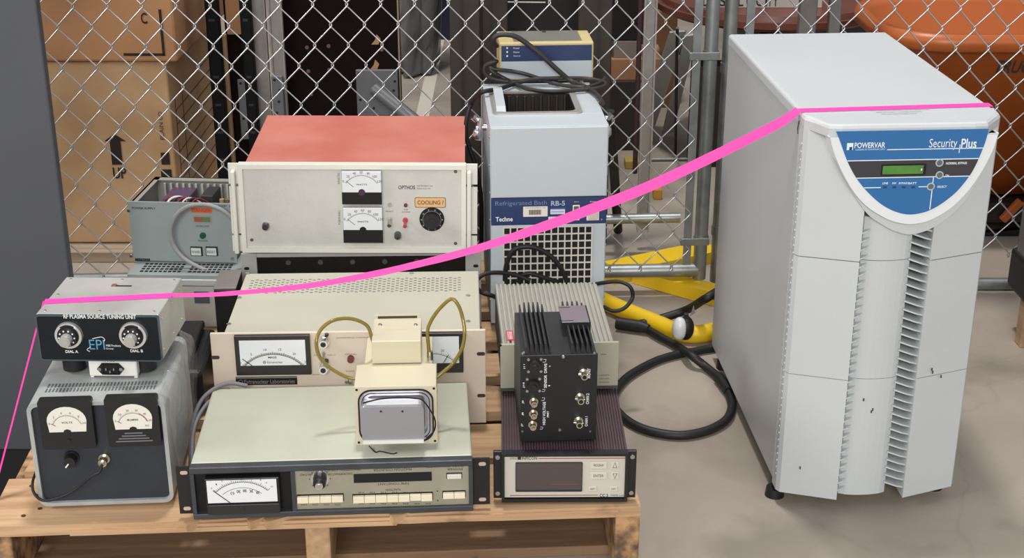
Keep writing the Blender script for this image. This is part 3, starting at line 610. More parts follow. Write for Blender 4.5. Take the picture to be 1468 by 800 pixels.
p = C.at(380.5, 325, y=-.016); MB().cyl((p.x, -.009, p.z), (p.x, -.012, p.z), .0075, n=20, m=1).cyl((p.x, -.012, p.z), (p.x, -.022, p.z), .0062, .0056, 20).build('fuse_holder', [mat('brown_black', (52, 44, 42), .35), steel], C)
p = C.at(570, 338, y=-.016); MB().cyl((p.x, -.009, p.z), (p.x, -.022, p.z), .0068, .0062, 20).box(p.x - .001, p.x + .001, -.0225, -.022, p.z - .005, p.z, m=1).build('knob', [mat('grey_green_knob', (66, 72, 70), .4), dblack], C)
p = C.at(619, 316.5, y=-.018); k = MB(); k.cyl((p.x, -.009, p.z), (p.x, -.012, p.z), .0238, .0232, 36, 0); 
for a in range(10): t = a * .628; k.box(p.x + .020 * math.cos(t) - .0012, p.x + .020 * math.cos(t) + .0012, -.0124, -.012, p.z + .020 * math.sin(t) - .0012, p.z + .020 * math.sin(t) + .0012, m=1)
k.ring(circ(p.x, p.z, .0178, 30), circ(p.x, p.z, .0170, 30), -.0124, -.012, m=1)
ko = k.build('dial', [dblack, mat('grey_print', (150, 150, 145), .5)], C); MB().cyl((p.x, -.012, p.z), (p.x, -.028, p.z), .0165, .0145, 32).cyl((p.x, -.028, p.z), (p.x, -.029, p.z), .008, .008, 20).build('knob', black, ko)
for px, py, mt_ in ((558.5, 294, steel), (581.5, 294.5, MATS['dark_red_lens'])):
    p = C.at(px, py, y=-.012); MB().cyl((p.x, -.009, p.z), (p.x, -.013, p.z), .0036, n=14).build('pilot_lamp', mt_, C)
for px, py, mt_ in ((558.5, 318, brass), (581, 319, mat('red_toggle', (196, 70, 84), .35))):
    p = C.at(px, py - 3, y=-.012); MB().cyl((p.x, -.009, p.z), (p.x, -.013, p.z), .005, n=16).cyl((p.x, -.013, p.z), (p.x, -.030, p.z - .006), .002, .0038, 12).build('toggle_switch', mt_, C)
x0, x1, z0, z1 = C.rect(594.5, 283, 639, 297.5, -.0095)
lb = MB(); lb.prism(rrect(x0, x1, z0, z1, .003), -.0096, -.009, m=0); lb.ring(rrect(x0, x1, z0, z1, .003), rrect(x0 + .001, x1 - .001, z0 + .001, z1 - .001, .0025), -.0098, -.0094, m=1)
lb.text('COOLING ?', x0 + .005, x1 - .004, z0 + .006, z1 - .006, -.0099, 2, bold=True); lb.build('orange_label', [mat('peach_label', (226, 184, 130), .5), mat('brown_line', (104, 72, 40), .5), mat('brown_ink', (120, 76, 30), .5)], C)
lt = MB(); lt.text('OPTHOS', *C.rect(571, 266, 595, 271.5, -.009), Yp, bold=True); lt.text('INSTRUMENT CO', *C.rect(598, 265.5, 620, 267.5, -.009), Yp); lt.text('ROCKVILLE, MD', *C.rect(598, 269.5, 617, 271.5, -.009), Yp)
lt.text('REFLECTED', *C.rect(484, 248, 487, 264, -.009), Yp, rot=90); lt.text('FORWARD', *C.rect(485, 302, 488, 322, -.009), Yp, rot=90)
lt.text('READY', *C.rect(553, 302, 564, 304, -.009), Yp); lt.text('OFF', *C.rect(579, 299.5, 585, 301.5, -.009), Yp); lt.text('HV POWER', *C.rect(576, 303, 588, 305, -.009), Yp)
lt.build('lettering', ink, C)
sc = MB()
for px, py in ((356, 239), (653, 246), (361, 344), (653, 349)): p = C.at(px, py, y=-.009); screw(sc, p.x, p.z, -.009, .0034)
sc.build('screws', mat('dull_brass', (120, 116, 92), .4, .7), C)
# ------------------------------------------------------------------ open-topped grey power supply at the left back
K = Dev('open_power_supply', 'grey power supply with its lid off and wiring showing, beside the red-topped unit', 'power supply', (-.755, 2.672, ZP + .110), R(-4))
W, D, H = .2, .16, .125
kg = mat('grey_green_enamel', (150, 160, 160), .45, 0, .07, 12)
x1 = K.at(337.5, 330, y=0).x; W = min(x1, .222)
MB().box(0, W, -.003, 0, 0, H, .001).build('front_panel', kg, K)
t = .004; b = MB(); b.box(0.006, 0.006 + t, 0, D, 0, H - .002).box(W - .01, W - .01 + t, 0, D, 0, H - .002).box(.006, W - .006, D - t, D, 0, H - .002).box(.006, W - .006, 0, D, 0, t)
b.box(.006, .018, 0, D, H - .004, H - .002).box(.006, W - .006, D - .02, D, H - .004, H - .002); b.build('chassis', mat('chassis_grey', (160, 160, 154), .45, .2), K)
inn = MB(); inn.box(.03, W - .03, .03, D - .03, .004, .075, m=0); inn.box(.05, .10, .06, D - .025, .075, .110, .002, m=1); inn.box(.125, .15, .07, D - .03, .075, .115, .002, m=0)
for i in range(6): inn.cyl((.165 + (i % 3) * .012, .05 + (i // 3) * .03, .075), (.165 + (i % 3) * .012, .05 + (i // 3) * .03, .105), .005, n=12, m=2 + i % 2)
for i in range(12):
    x = .03 + i * .013; inn.box(x, x + .004, D - .024, D - .021, .08, .117, m=4)
inn.box(.02, W - .02, .01, .03, .1, .104, m=5)
inn.build('transformer_and_board', [mat('dark_innards', (50, 46, 50), .5), mat('violet_grey_can', (84, 66, 92), .4), mat('moss_green', (110, 112, 70), .5), mat('tan_part', (176, 140, 96), .5), mat('dull_white', (180, 178, 170), .5), mat('copper_strip', (186, 128, 100), .4, .3)], K)
for i in range(7):
    a = .045 + .01 * i; col_ = [mat('wire_maroon', (110, 40, 60), .5), mat('wire_white', (220, 214, 206), .5), mat('wire_black', (30, 28, 30), .5)][i % 3]
    MB().tube(smooth([(a, .02, .09), (a + .02, .04, .118), (a + .045, .05, .116 - .002 * i), (a + .06, .03, .09)], 6), .0017 + .0006 * (i % 2), 7).build('internal_wire', col_, K)
sc = MB()
for px, py in ((184, 302), (188, 367), (333, 371)): p = K.at(px, py, y=-.003); screw(sc, p.x, p.z, -.003, .0036)
sc.build('screws', steel, K)
lt = MB(); lt.text('POWER SUPPLY', *K.rect(189, 297, 223, 300, -.003), -.0034, bold=True); lt.text('INTERLOCK', *K.rect(281, 323, 300, 325.5, -.003), -.0034); lt.text('POWER', *K.rect(284, 344, 298, 346.5, -.003), -.0034); lt.text('OP 1', *K.rect(314, 294, 330, 297, -.003), -.0034)
for a, b_ in ((210, 377.5), (313, 380)): p = K.at(a, b_, y=-.003); lt.cyl((p.x, -.003, p.z), (p.x, -.0035, p.z), .0018, n=8)
lt.build('lettering', ink, K)
x0, x1, z0, z1 = K.rect(274, 298, 304, 305, -.003); MB().box(x0, x1, -.0036, -.003, z0, z1, m=0).text('DANGER', x0 + .003, x1 - .003, z0 + .002, z1 - .002, -.0038, 1).build('orange_label', [mat('orange_label', (206, 96, 58), .5), mat('dk_orange', (150, 60, 40), .5)], K)
x0, x1, z0, z1 = K.rect(277, 309, 303, 320, -.003); MB().box(x0, x1, -.0036, -.003, z0, z1, m=0).box(x0 + .002, (x0 + x1) / 2, -.0038, -.0036, z0 + .003, z1 - .003, m=1).box((x0 + x1) / 2, x1 - .002, -.0038, -.0036, z0 + .003, z1 - .003, m=2).build('rating_sticker', [mat('olive_sticker', (150, 146, 128), .5), mat('sticker_red', (150, 84, 80), .5), mat('sticker_green', (92, 120, 92), .5)], K)
x0, x1, z0, z1 = K.rect(194, 370.5, 215, 374, -.003); MB().box(x0, x1, -.0036, -.003, z0, z1, m=0).text('HITECH', x0 + .002, x1 - .002, z0 + .001, z1 - .001, -.0038, 1).build('name_plate', [black, steel], K)
p = K.at(290.5, 338, y=-.006); MB().cyl((p.x, -.003, p.z), (p.x, -.009, p.z), .0062, .0056, 20).build('pilot_lamp', mat('green_lens', (22, 84, 62), .25), K)
for a, t_ in ((273, 'POWER'), (295, 'RESET')):
    x0, x1, z0, z1 = K.rect(a, 354, a + 17, 367, -.006); m_ = MB(); m_.box(x0, x1, -.0065, -.003, z0, z1, .0006, m=0); m_.box(x0 + .002, x1 - .002, -.009, -.0065, z0 + .002, z1 - .002, .0006, m=1); m_.text(t_, x0 + .004, x1 - .004, z0 + .007, z1 - .007, -.0092, 0)
    m_.build('push_button', [black, mat('button_white', (206, 214, 212), .4)], K)
def kp(px, py, y): return K.at(px, py, y=y)
L_ = [kp(345, 330, -.02), kp(334, 315, -.03), kp(318, 301, -.034), kp(296, 293.5, -.035), kp(272, 295, -.035), kp(254, 307, -.033), kp(245, 327, -.03), kp(248, 350, -.03), kp(262, 369, -.032), kp(285, 383, -.034), kp(310, 393, -.034), kp(336, 401, -.02), kp(341, 406, .0)]
tag(MB().tube(smooth([K.M @ v for v in L_], 6), .0042, 10).build('grey_cable', mat('pale_grey_vinyl', (150, 152, 150), .5)), 'pale grey cord looping across the front of the open-topped power supply', 'cable')
Lw = Dev('vented_supply', 'grey unit with a slotted top, under the open-topped power supply', 'power supply', (-.752, 2.60, ZP), R(-2))
lb_ = MB(); lb_.box(0, .222, 0, .24, 0, .1085, .002)
lb_.build('case', kg, Lw); sl = MB()
for g in (0, 1):
    for i in range(9):
        for j in range(4):
            x = .022 + g * .095 + i * .0092; y = .012 + j * .013
            sl.box(x, x + .0064, y, y + .008, .1083, .1088)
sl.build('vent_slots', dblack, Lw)
MB().box(-.004, .226, -.003, 0, 0, .085, .001).box(0, .222, -.006, .0, .088, .1, .001).build('front_panel', mat('pale_grey_front', (196, 200, 196), .45), Lw)
MB().box(.13, .16, -.0045, -.003, .05, .075, .001).build('switch_plate', mat('slate_blue', (86, 96, 112), .5), Lw)
Pb = Dev('power_pack', 'tall black power pack with a grey lid, left of the perforated cream lid', 'power supply', (-.540, 2.40, ZP), R(3))
MB().box(0, .040, 0, .09, 0, .158, .002).build('case', black, Pb); MB().box(-.0005, .0405, -.0005, .0905, .158, .161, .001).box(.014, .024, .02, .03, .161, .1613).build('lid', mat('warm_grey_lid', (128, 122, 118), .5, .2), Pb)
for x in (.0445, .054): MB().tube([(x, .0, .15), (x + .001, -.004, .10), (x + .002, -.01, .03), (x + .002, -.01, .0)], .0018, 7).build('lead', mat('white_lead', (196, 196, 190), .5), Pb)
Bk = Dev('carrying_case', 'low black moulded case half hidden behind the meter box', 'case', (-.695, 2.20, ZP), R(3))
MB().box(0, .165, 0, .19, 0, .085, .01).box(.02, .145, .0, .19, .085, .10, .004).build('body', mat('black_case_shell', (26, 26, 30), .35, 0, .1, 20), Bk)
MB().box(.05, .11, -.008, .001, .035, .055, .003).build('latch', black, Bk)
# ------------------------------------------------------------------ CC3 controller and what stands on it
def ribbed(mb, x0, x1, y0, y1, z, n, h, m=0):
    wv = (x1 - x0) / n; v = []; 
    for i in range(n + 1):
        x = x0 + i * wv
        if i < n: v += [(x, z), (x + wv * .15, z + h), (x + wv * .6, z + h), (x + wv * .75, z)]
    v += [(x1, z), (x1, z - .004), (x0, z - .004)]
    mb.prism(v, y0, y1, 'y', m)
Hd = Dev('deposition_controller', 'low controller with a dark display and brown ribbed lid at the right front corner', 'instrument', (-.0285, 1.9314, ZP + .003), R(.5))
W, D, H = .219, .30, .083
bx0, bx1 = .0125, W - .0135
brn = mat('brown_ribbed', (84, 66, 72), .5, .1, .15, 30)
MB().box(bx0, bx1, .002, D, .001, H - .006, .002).build('case', brn, Hd)
r_ = MB(); ribbed(r_, bx0, bx1, .002, D, H - .005, 46, .0025); r_.build('ribbed_lid', brn, Hd)
f = MB(); f.box(0, W, -.003, .003, .001, H, .001); rect_frame(f, (bx0, bx1, 0, H + .001), .0045, -.014, -.002)
for x in (.0065, W - .0065):
    for z in (.010, H - .010): f.cyl((x, -.003, z), (x, -.0045, z), .004, .0036, 14, 1)
f.build('bezel', [black, steel], Hd)
fx0, fx1, fz0, fz1 = bx0 + .004, bx1 - .004, .006, H - .006
MB().box(fx0, fx1, -.0095, -.003, fz0, fz1, .0006).build('face', mat('off_white_face', (198, 194, 182), .42), Hd)
x0, x1, z0, z1 = Hd.rect(739, 663, 835, 705, -.011)
dp = MB(); dp.prism(rrect(x0, x1, z0, z1, .002), -.0112, -.0095, m=0); dp.prism(rrect(x0 + .0012, x1 - .0012, z0 + .004, z1 - .0012, .002), -.0120, -.0110, m=1)
dpo = dp.build('display', [mat('display_rim', (40, 42, 46), .3), mat('smoked_display', (78, 70, 68), .12)], Hd)
MB().box(x0 + (x1 - x0) * .52, x1 - .006, -.0122, -.012, z0 + .013, z0 + .0142).build('segment_line', mat('dull_red_segment', (112, 66, 62), .3), dpo)
keyw = mat('pale_key', (206, 200, 186), .4)
def key(a, b, c, d, t=None):
    x0, x1, z0, z1 = Hd.rect(a, b, c, d, -.011); k = MB(); k.box(x0, x1, -.0112, -.0095, z0, z1, .0006, m=0)
    if t == 'up': k.tube([(x0 + .003, -.0114, z0 + .002), ((x0 + x1) / 2, -.0114, z1 - .001), (x1 - .003, -.0114, z0 + .002)], .0005, 5, 1, True)
    elif t == 'down': k.tube([(x0 + .003, -.0114, z1 - .002), ((x0 + x1) / 2, -.0114, z0 + .001), (x1 - .003, -.0114, z1 - .002)], .0005, 5, 1, True)
    else: k.text(t, x0 + (x1 - x0) * .2, x1 - (x1 - x0) * .2, z0 + (z1 - z0) * .32, z0 + (z1 - z0) * .68, -.0114, 1)
    k.build('key', [keyw, ink], Hd)
key(846, 662, 870, 672, 'PROGRAM'); key(876, 662, 887, 672, 'up'); key(846, 677, 870, 687, 'ENTER'); key(876, 677, 887, 687, 'down'); key(844, 697.5, 855, 704.5, 'RESET'); key(874, 697.5, 885, 704.5, 'START')
lt = MB(); lt.text('LEYBOLD', *Hd.rect(731, 655.5, 741, 658.5, -.0095), -.0097); lt.text('INFICON', *Hd.rect(748, 655, 770, 659, -.0095), -.0097, bold=True); lt.prism(rrect(*Hd.rect(742, 655, 747, 659, -.0095), .0004), -.0098, -.0096)
lt.text('CC 3', *Hd.rect(859.5, 708, 871.5, 712.5, -.0095), -.0097, bold=True); lt.text('Cold Cathode Gauge', *Hd.rect(875, 708, 886, 712, -.0095), -.0097); lt.text('Controller', *Hd.rect(887, 709, 896, 711, -.0095), -.0097); lt.build('lettering', ink, Hd)
ln = MB(); x0, x1, z0, z1 = Hd.rect(772, 656.5, 899, 657.7, -.0095); ln.box(x0, x1, -.0097, -.0095, z0, z1); x0, x1, z0, z1 = Hd.rect(731, 709.5, 857, 710.7, -.0095); ln.box(x0, x1, -.0097, -.0095, z0, z1); ln.build('red_lines', mat('brick_red_line', (158, 98, 84), .5), Hd)
# beige ribbed unit behind
I_ = Dev('beige_supply', 'beige box with a ribbed lid, standing on the back of the brown ribbed controller', 'power supply', (-.0191, 2.137, ZP + .003 + .0835), R(3.2))
W, D, H = .195, .26, .084
bei = mat('beige_enamel', (172, 169, 152), .5, 0, .06, 12); ltb = mat('ribbed_beige', (176, 172, 162), .42, .25, .1, 20)
q = I_.at(880, 489, z=H)
MB().box(.003, W - .010, .002, D, .0, H - .005, .001).build('case', mat('grey_side', (104, 100, 98), .5), I_)
r_ = MB(); ribbed(r_, .003, W - .008, .002, D, H - .004, 24, .0035); r_.build('ribbed_lid', ltb, I_)
f = MB(); f.box(0, W, -.003, .002, 0, H, .001, m=0)
p = I_.at(717.5, 495, y=-.003); f.cyl((p.x, -.003, p.z), (p.x, -.0034, p.z), .0022, n=10, m=1); f.box(.0, W, -.004, -.002, -.0005, .005, m=2)
f.build('front_panel', [bei, dblack, mat('dark_grey_edge', (74, 72, 72), .5)], I_)
lt = MB()
for t, a in (('VARIAN', 537), ('VACUUM', 542), ('DIVISION', 547)): lt.text(t, *I_.rect(859, a, 873, a + 1.8, -.003), -.0032)
p = I_.at(861.5, 508, y=-.003); q = I_.at(869, 508, y=-.003); lt.box(p.x, q.x, -.0033, -.0031, p.z - .0005, p.z + .0005); lt.build('lettering', ink, I_)
x0, x1, z0, z1 = .018, .028, 0, 0; a = I_.at(727, 489, z=H); b_ = I_.at(735, 474, z=H)
MB().box(a.x, b_.x, a.y + .002, b_.y, H - .0004, H + .0004).text('100', a.x + .002, b_.x - .002, a.y + .006, b_.y - .004, H + .0005, 1, plane='z').build('red_sticker', [mat('red_sticker', (186, 62, 66), .5), wink], I_)
# black finned preamplifier module
J = Dev('preamplifier', 'black finned module with six silver connectors, standing on the brown ribbed controller', 'instrument', (.0127, 1.9594, ZP + .003 + .084), R(3.4))
W, D, H = .117, .168, .146
bk2 = mat('matt_black_panel', (20, 20, 22), .5); dg = mat('dark_grey_cast', (56, 56, 58), .45, .3, .15, 30)
MB().box(.001, W - .001, .003, D, .0, H - .002, .001).build('body', dg, J)
MB().box(0, W, -.002, .003, 0, H, .0008).build('front_panel', bk2, J)
fn = MB()
for i in range(6): x = .008 + i * .0072; fn.box(x, x + .0024, .004, D - .002, H - .004, H + .016 - (.004 if i in (0, 5) else 0))
for i in range(5): x = W - .040 + i * .0078; fn.box(x, x + .0024, .004, D - .002, H - .004, H + .016 - (.003 if i == 4 else 0))
fn.build('cooling_fins', dg, J)
a = J.at(806, 463, z=H + .019); b_ = J.at(838, 438, z=H + .019); c_ = J.at(850, 463, z=H + .019)
br = MB(); br.box(a.x, c_.x - .004, a.y, b_.y, H + .018, H + .0195, .0005, m=0); br.prism([(a.y + .0, H + .0195), (b_.y, H + .0195), (b_.y, H + .004), (a.y, H + .004)], c_.x - .005, c_.x - .003, 'x', m=1)
br.box(a.x, c_.x - .004, a.y - .0015, a.y, H + .008, H + .0195, m=1)
for y in (a.y + .006, b_.y - .008): br.box(a.x, a.x + .018, y, y + .0016, H + .0194, H + .0198, m=1)
br.build('metal_bracket', [mat('mauve_grey_metal', (136, 124, 132), .4, .3), dblack], J)
for px, py in ((837, 537), (832, 572), (830, 606)):
    p = J.at(px, py, y=-.010); k = MB(); k.cyl((p.x, -.002, p.z), (p.x, -.005, p.z), .0072, n=18).cyl((p.x, -.005, p.z), (p.x, -.020, p.z), .0050, .0050, 18).cyl((p.x, -.0202, p.z), (p.x, -.0206, p.z), .0033, n=14, m=1); k.cyl((p.x - .0085, -.011, p.z + .001), (p.x - .004, -.011, p.z + .001), .0018, n=10).cyl((p.x + .004, -.012, p.z), (p.x + .0065, -.012, p.z), .0016, n=8)
    k.build('bnc_jack', [brass, dblack], J)
for px, py in ((765.5, 578), (765, 595), (764, 611)):
    p = J.at(px, py, y=-.010); k = MB(); k.cyl((p.x, -.002, p.z), (p.x, -.006, p.z), .0068, n=18).cyl((p.x, -.006, p.z), (p.x, -.016, p.z), .0048, n=18, m=0).cyl((p.x, -.016, p.z), (p.x, -.019, p.z), .0028, .002, 12, 0); k.build('high_voltage_jack', [mat('nickel', (196, 186, 168), .25, 1)], J)
for px, py in ((767, 526), (765, 554)):
    p = J.at(px, py, y=-.008); k = MB(); k.cyl((p.x, -.002, p.z), (p.x, -.010, p.z), .0092, .0085, 22).cyl((p.x, -.010, p.z), (p.x, -.013, p.z), .005, .004, 16)
    for dx in (-.0095, .0095):
        for dz in (-.010, .010): k.cyl((p.x + dx, -.002, p.z + dz), (p.x + dx, -.004, p.z + dz), .0025, .0022, 10, 1)
    k.build('round_socket', [rubber, steel], J)
sc = MB()
for px, py in ((807.5, 511.5), (802.5, 616), (743, 507), (751, 505), (852, 506), (748, 618), (846, 618)): p = J.at(px, py, y=-.002); screw(sc, max(.003, min(W - .003, p.x)), p.z, -.002, .0028 if px in (807.5, 802.5) else .0018)
sc.build('screws', steel, J)
lt = MB(); Y2 = -.0024
for t, a, b_, c_, d_ in (('SENSOR  DRIVE', 780, 521, 784, 556), ('HIGH VOLTAGE', 778, 576, 782, 609), ('PMT', 784, 589, 787, 598), ('J11', 750.5, 522, 753, 529), ('J10', 749.5, 548, 752.5, 556), ('J9', 748.5, 574, 751.5, 578.5), ('J8', 748, 591, 751, 595.5), ('J7', 747, 607, 750, 611.5),
                         ('MONIT', 842, 528, 846.5, 542), ('CHAN 2', 840, 564, 844.5, 579), ('CHAN 1', 838.5, 597, 842.5, 611), ('2', 787, 524, 789, 526), ('1', 786, 552, 788.5, 553.5)):
    lt.text(t, *J.rect(a, b_, c_, d_, -.002), Y2, rot=90, bold=True)
def bracket(px, py0, py1, dx):
    a = J.at(px, py0, y=-.002); b_ = J.at(px - 1, py1, y=-.002); lt.tube([(a.x - dx, Y2, a.z), (a.x, Y2, a.z), (b_.x, Y2, b_.z), (b_.x - dx, Y2, b_.z)], .0004, 4)
bracket(783, 515, 519, .004); bracket(781.5, 558, 561, .004); bracket(781, 570, 574, .004); bracket(778.5, 612, 615, .004)
lt.build('lettering', wink, J)
# ------------------------------------------------------------------ refrigerated bath
Rb = Dev('refrigerated_bath', 'tall pale refrigerated bath with a navy name band and grille, behind the beige ribbed box', 'laboratory bath', (-.0407, 2.575, ZP), R(3.6))
W, D, H = .2222, .325, .4115
rbw = mat('pale_blue_enamel', (188, 197, 203), .42, 0, .03, 6); nv = mat('navy_band', (38, 56, 98), .35); yel = mat('yellowed_plastic', (206, 188, 136), .5, 0, .06, 10)
o0 = Rb.at(715, 163, z=H); o1 = Rb.at(824, 133, z=H)
ox0, ox1 = o0.x, Rb.at(826, 161, z=H).x; oy0, oy1 = o0.y, o1.y
s_ = MB()
s_.box(0, W, .003, D, .012, H - .10, .003); s_.box(0, W, .003, oy0 - .008, H - .10, H, .001); s_.box(0, ox0 - .008, oy0 - .008, D, H - .10, H, .001); s_.box(ox1 + .008, W, oy0 - .008, D, H - .10, H, .001); s_.box(ox0 - .008, ox1 + .008, oy1 + .008, D, H - .10, H, .001)
s_.build('cabinet', rbw, Rb)
fz = Rb.rect(703, 283, 872, 321, 0); zb0, zb1 = fz[2], fz[3]
fp = MB(); fp.box(.002, W - .002, -.001, .004, zb1 + .0015, H - .002, .001); fp.box(.002, W - .002, -.001, .004, .015, zb0 - .001, .001); fp.build('front_panel', rbw, Rb)
MB().box(.001, W - .001, -.0018, .004, zb0, zb1).build('name_band', nv, Rb)
lt = MB(); Yb = -.0021
lt.text('Refrigerated Bath', *Rb.rect(710, 288, 784, 296, -.002), Yb, m=1); lt.text('RB-5', *Rb.rect(790, 288, 810, 295, -.002), Yb, m=2, bold=True); lt.text('Techne', *Rb.rect(710.5, 311, 735, 317.5, -.002), Yb, m=0, bold=True)
lt.text('Alarm', *Rb.rect(823, 288.5, 829.5, 290, -.002), Yb); lt.text('Power', *Rb.rect(846, 288, 855, 290, -.002), Yb); lt.text('>', *Rb.rect(861.5, 313.5, 863.5, 316, -.002), Yb)
lt.build('lettering', [wink, mat('dim_blue_print', (116, 128, 168), .5), mat('pale_blue_print', (170, 186, 206), .5)], Rb)
def sticker(a, b, c, d, mt_, nm):
    x0, x1, z0, z1 = Rb.rect(a, b, c, d, -.002); m_ = MB(); m_.prism(rrect(x0, x1, z0, z1, .0012), -.0023, -.0018, m=0)
    if nm == 'asset_label':
        xm0, xm1 = x0 + (x1 - x0) * .24, x1 - (x1 - x0) * .27
        for i in range(22): x = xm0 + (xm1 - xm0) * i / 22; m_.box(x, x + .0005 + .0004 * (i % 3 == 0), -.0025, -.0023, z0 + .004, z1 - .0065, m=1)
        m_.text('STATE PROPERTY NO.', x0 + .004, x1 - .003, z1 - .0035, z1 - .0018, -.0025, 1)
    else: m_.box(x0 + .002, x1 - .002, -.0025, -.0023, (z0 + z1) / 2 - .0008, (z0 + z1) / 2 + .0008, m=2)
    m_.build(nm, [mt_, ink, mat('grey_line', (150, 156, 172), .5)], Rb)
sticker(750, 296, 785, 310.5, mat('label_white', (226, 222, 212), .5), 'asset_label')
sticker(789, 300, 810, 307, mat('label_bluewhite', (206, 212, 228), .5), 'inspection_label'); sticker(786, 310.5, 813, 320, mat('label_pinkwhite', (226, 206, 216), .5), 'inspection_label')
x0, x1, z0, z1 = Rb.rect(788, 298, 811, 299.5, -.002); MB().box(x0, x1, -.0023, -.0018, z0, z1).build('blue_stripe', mat('bright_blue', (62, 84, 170), .5), Rb)
x0, x1, z0, z1 = Rb.rect(821, 294, 831, 316, -.003); m_ = MB(); m_.box(x0, x1, -.0035, -.0018, z0, z1, .0008); so = m_.build('switch_frame', white, Rb); MB().box(x0 + .002, x1 - .002, -.0045, -.0035, z0 + .002, z1 - .002, .0005).build('indicator', mat('olive_lens', (86, 96, 66), .4), so)
x0, x1, z0, z1 = Rb.rect(841, 294, 859, 316, -.003); m_ = MB(); m_.box(x0, x1, -.0035, -.0018, z0, z1, .0008); so = m_.build('switch_frame', white, Rb); MB().box(x0 + .003, x1 - .003, -.006, -.0035, z0 + .003, z1 - .003, .0012).build('rocker', mat('cream_rocker', (204, 198, 182), .4), so)
x0, x1, z0, z1 = Rb.rect(722, 325, 848, 400, -.002); z0 = .05
gb = MB(); gb.box(x0, x1, -.0015, -.0008, z0, z1); gb.build('grille_recess', dblack, Rb)
gr = MB(); nx = 13; nz_ = int((z1 - z0) / .0142)
for i in range(nx + 1): x = x0 + (x1 - x0) * i / nx; gr.box(x - .0013, x + .0013, -.0030, -.0014, z0, z1)
for j in range(nz_ + 1): z = z1 - j * (z1 - z0) / nz_; gr.box(x0, x1, -.0032, -.0014, z - .0013, z + .0013)
gr.build('grille', mat('grille_cream', (206, 204, 192), .45), Rb)
rv = MB()
for k in range(7): rv.cyl((-.0001, .012, .06 + k * .055), (-.002, .012, .06 + k * .055), .0032, .0024, 10); rv.cyl((W, .012, .06 + k * .055), (W + .002, .012, .06 + k * .055), .0032, .0024, 10)
rv.build('rivets', steel, Rb)
tank = MB(); tank.ring(rrect(ox0 - .012, ox1 + .012, oy0 - .012, oy1 + .012, .014), rrect(ox0, ox1, oy0, oy1, .016), H, H + .0035, 'z'); tank.ring(rrect(ox0 - .0015, ox1 + .0015, oy0 - .0015, oy1 + .0015, .016), rrect(ox0, ox1, oy0, oy1, .016), H - .095, H, 'z', m=1); tank.box(ox0, ox1, oy0, oy1, H - .097, H - .095, m=1)
tank.build('steel_basin', [mat('basin_steel', (190, 188, 180), .35, .6), mat('dark_basin', (66, 60, 56), .4, .5, .4, 60, stretch=(1, 1, .1))], Rb)  # inner walls and floor are darker than the rim, with upright streaks
fn = MB()
for i in range(9): x = ox0 + .012 + (ox1 - ox0 - .02) * i / 8; fn.cyl((x, oy1 - .006, H - .09), (x, oy1 - .006, H - .004), .0028, n=10)
fn.build('cooling_coil', mat('coil_dull', (112, 104, 98), .35, .8), Rb)
MB().prism([(oy0 + .0, H + .002), (oy1, H + .002), (oy1, H + .014), (oy1 - .02, H + .016), (oy0 + .02, H + .010)], ox0 - .004, ox0 + .014, 'x').build('side_guard', rbw, Rb)
# valves on both sides
for sx, px, py in ((-1, 676, 160), (1, 866, 160)):
    v = MB(); x = 0 if sx < 0 else W; y = .16; zz = H - .045
    v.cyl((x, y, zz), (x + sx * .020, y, zz), .007, .006, 14).cyl((x + sx * .010, y, zz + .02), (x + sx * .014, y, zz - .025), .006, .009, 14).sphere((x + sx * .018, y - .004, zz - .012), .009, 0, (1, 1, 1.4)).cyl((x + sx * .018, y, zz + .012), (x + sx * .026, y, zz + .022), .005, .007, 12)
    v.build('drain_valve', chrome, Rb)
hy0 = Rb.at(780, 117, z=H).y; hx0 = Rb.at(716, 80, y=hy0).x; hx1 = Rb.at(851, 80, y=hy0).x; hz1 = Rb.at(780, 61, y=hy0).z; print('HEAD', hy0, D)
Rh = Dev('heating_circulator', 'cream control head with a navy stripe, sitting on top of the refrigerated bath', 'laboratory heater', tuple(Rb.M @ Vector((hx0, hy0, H))), R(3.6))
hw = hx1 - hx0; hh = hz1 - H; hd = Rb.at(780, 44, z=hz1).y - hy0
b = MB(); b.box(0, hw, .001, hd, .0, hh, .003); b.build('housing', yel, Rh)
zt = Rh.rect(720, 62, 846, 87, 0)
fp = MB(); fp.box(.004, hw - .004, -.0008, .002, .008, zt[2] - .0005, m=0); fp.box(.004, hw - .004, -.0010, .002, zt[2], hh - .006, m=1); fp.build('front_panel', [rbw, nv], Rh)
t0 = Rh.at(735, 55, z=hh); t1 = Rh.at(828, 46, z=hh)
MB().box(t0.x, t1.x, .012, hd - .006, hh, hh + .0012, m=0).box((t0.x + t1.x) / 2 - .005, (t0.x + t1.x) / 2 + .003, hd - .022, hd - .012, hh + .0012, hh + .0018, m=1).build('top_plate', [mat('grey_top_plate', (150, 148, 142), .35, .4), dblack], Rh)
lt = MB()
for i, t in enumerate(('Power', 'Heater', 'Overtemp')):
    x0, x1, z0, z1 = Rh.rect(736, 67.5 + i * 5.7, 745 + (i == 2), 70 + i * 5.7, 0); lt.text(t, x0, x1, z0, z1, -.0013); x0, x1, z0, z1 = Rh.rect(726, 67.5 + i * 5.7, 728, 70 + i * 5.7, 0); lt.box(x0, x1, -.0013, -.001, z0, z1)
lt.build('lettering', wink, Rh)
def hp(px, py, y):
    p = Rb.at(px, py, y=y)
    return Rb.M @ (p if p.z > H + .007 else Rb.at(px, py, z=H + .007))
def hr(px, py, y): return Rb.M @ Rb.at(px, py, y=y)
def hz(px, py, z): return Rb.M @ Rb.at(px, py, z=z)
dc = mat('dark_brown_cord', (44, 41, 40), .5)
y_ = hy0 - .02
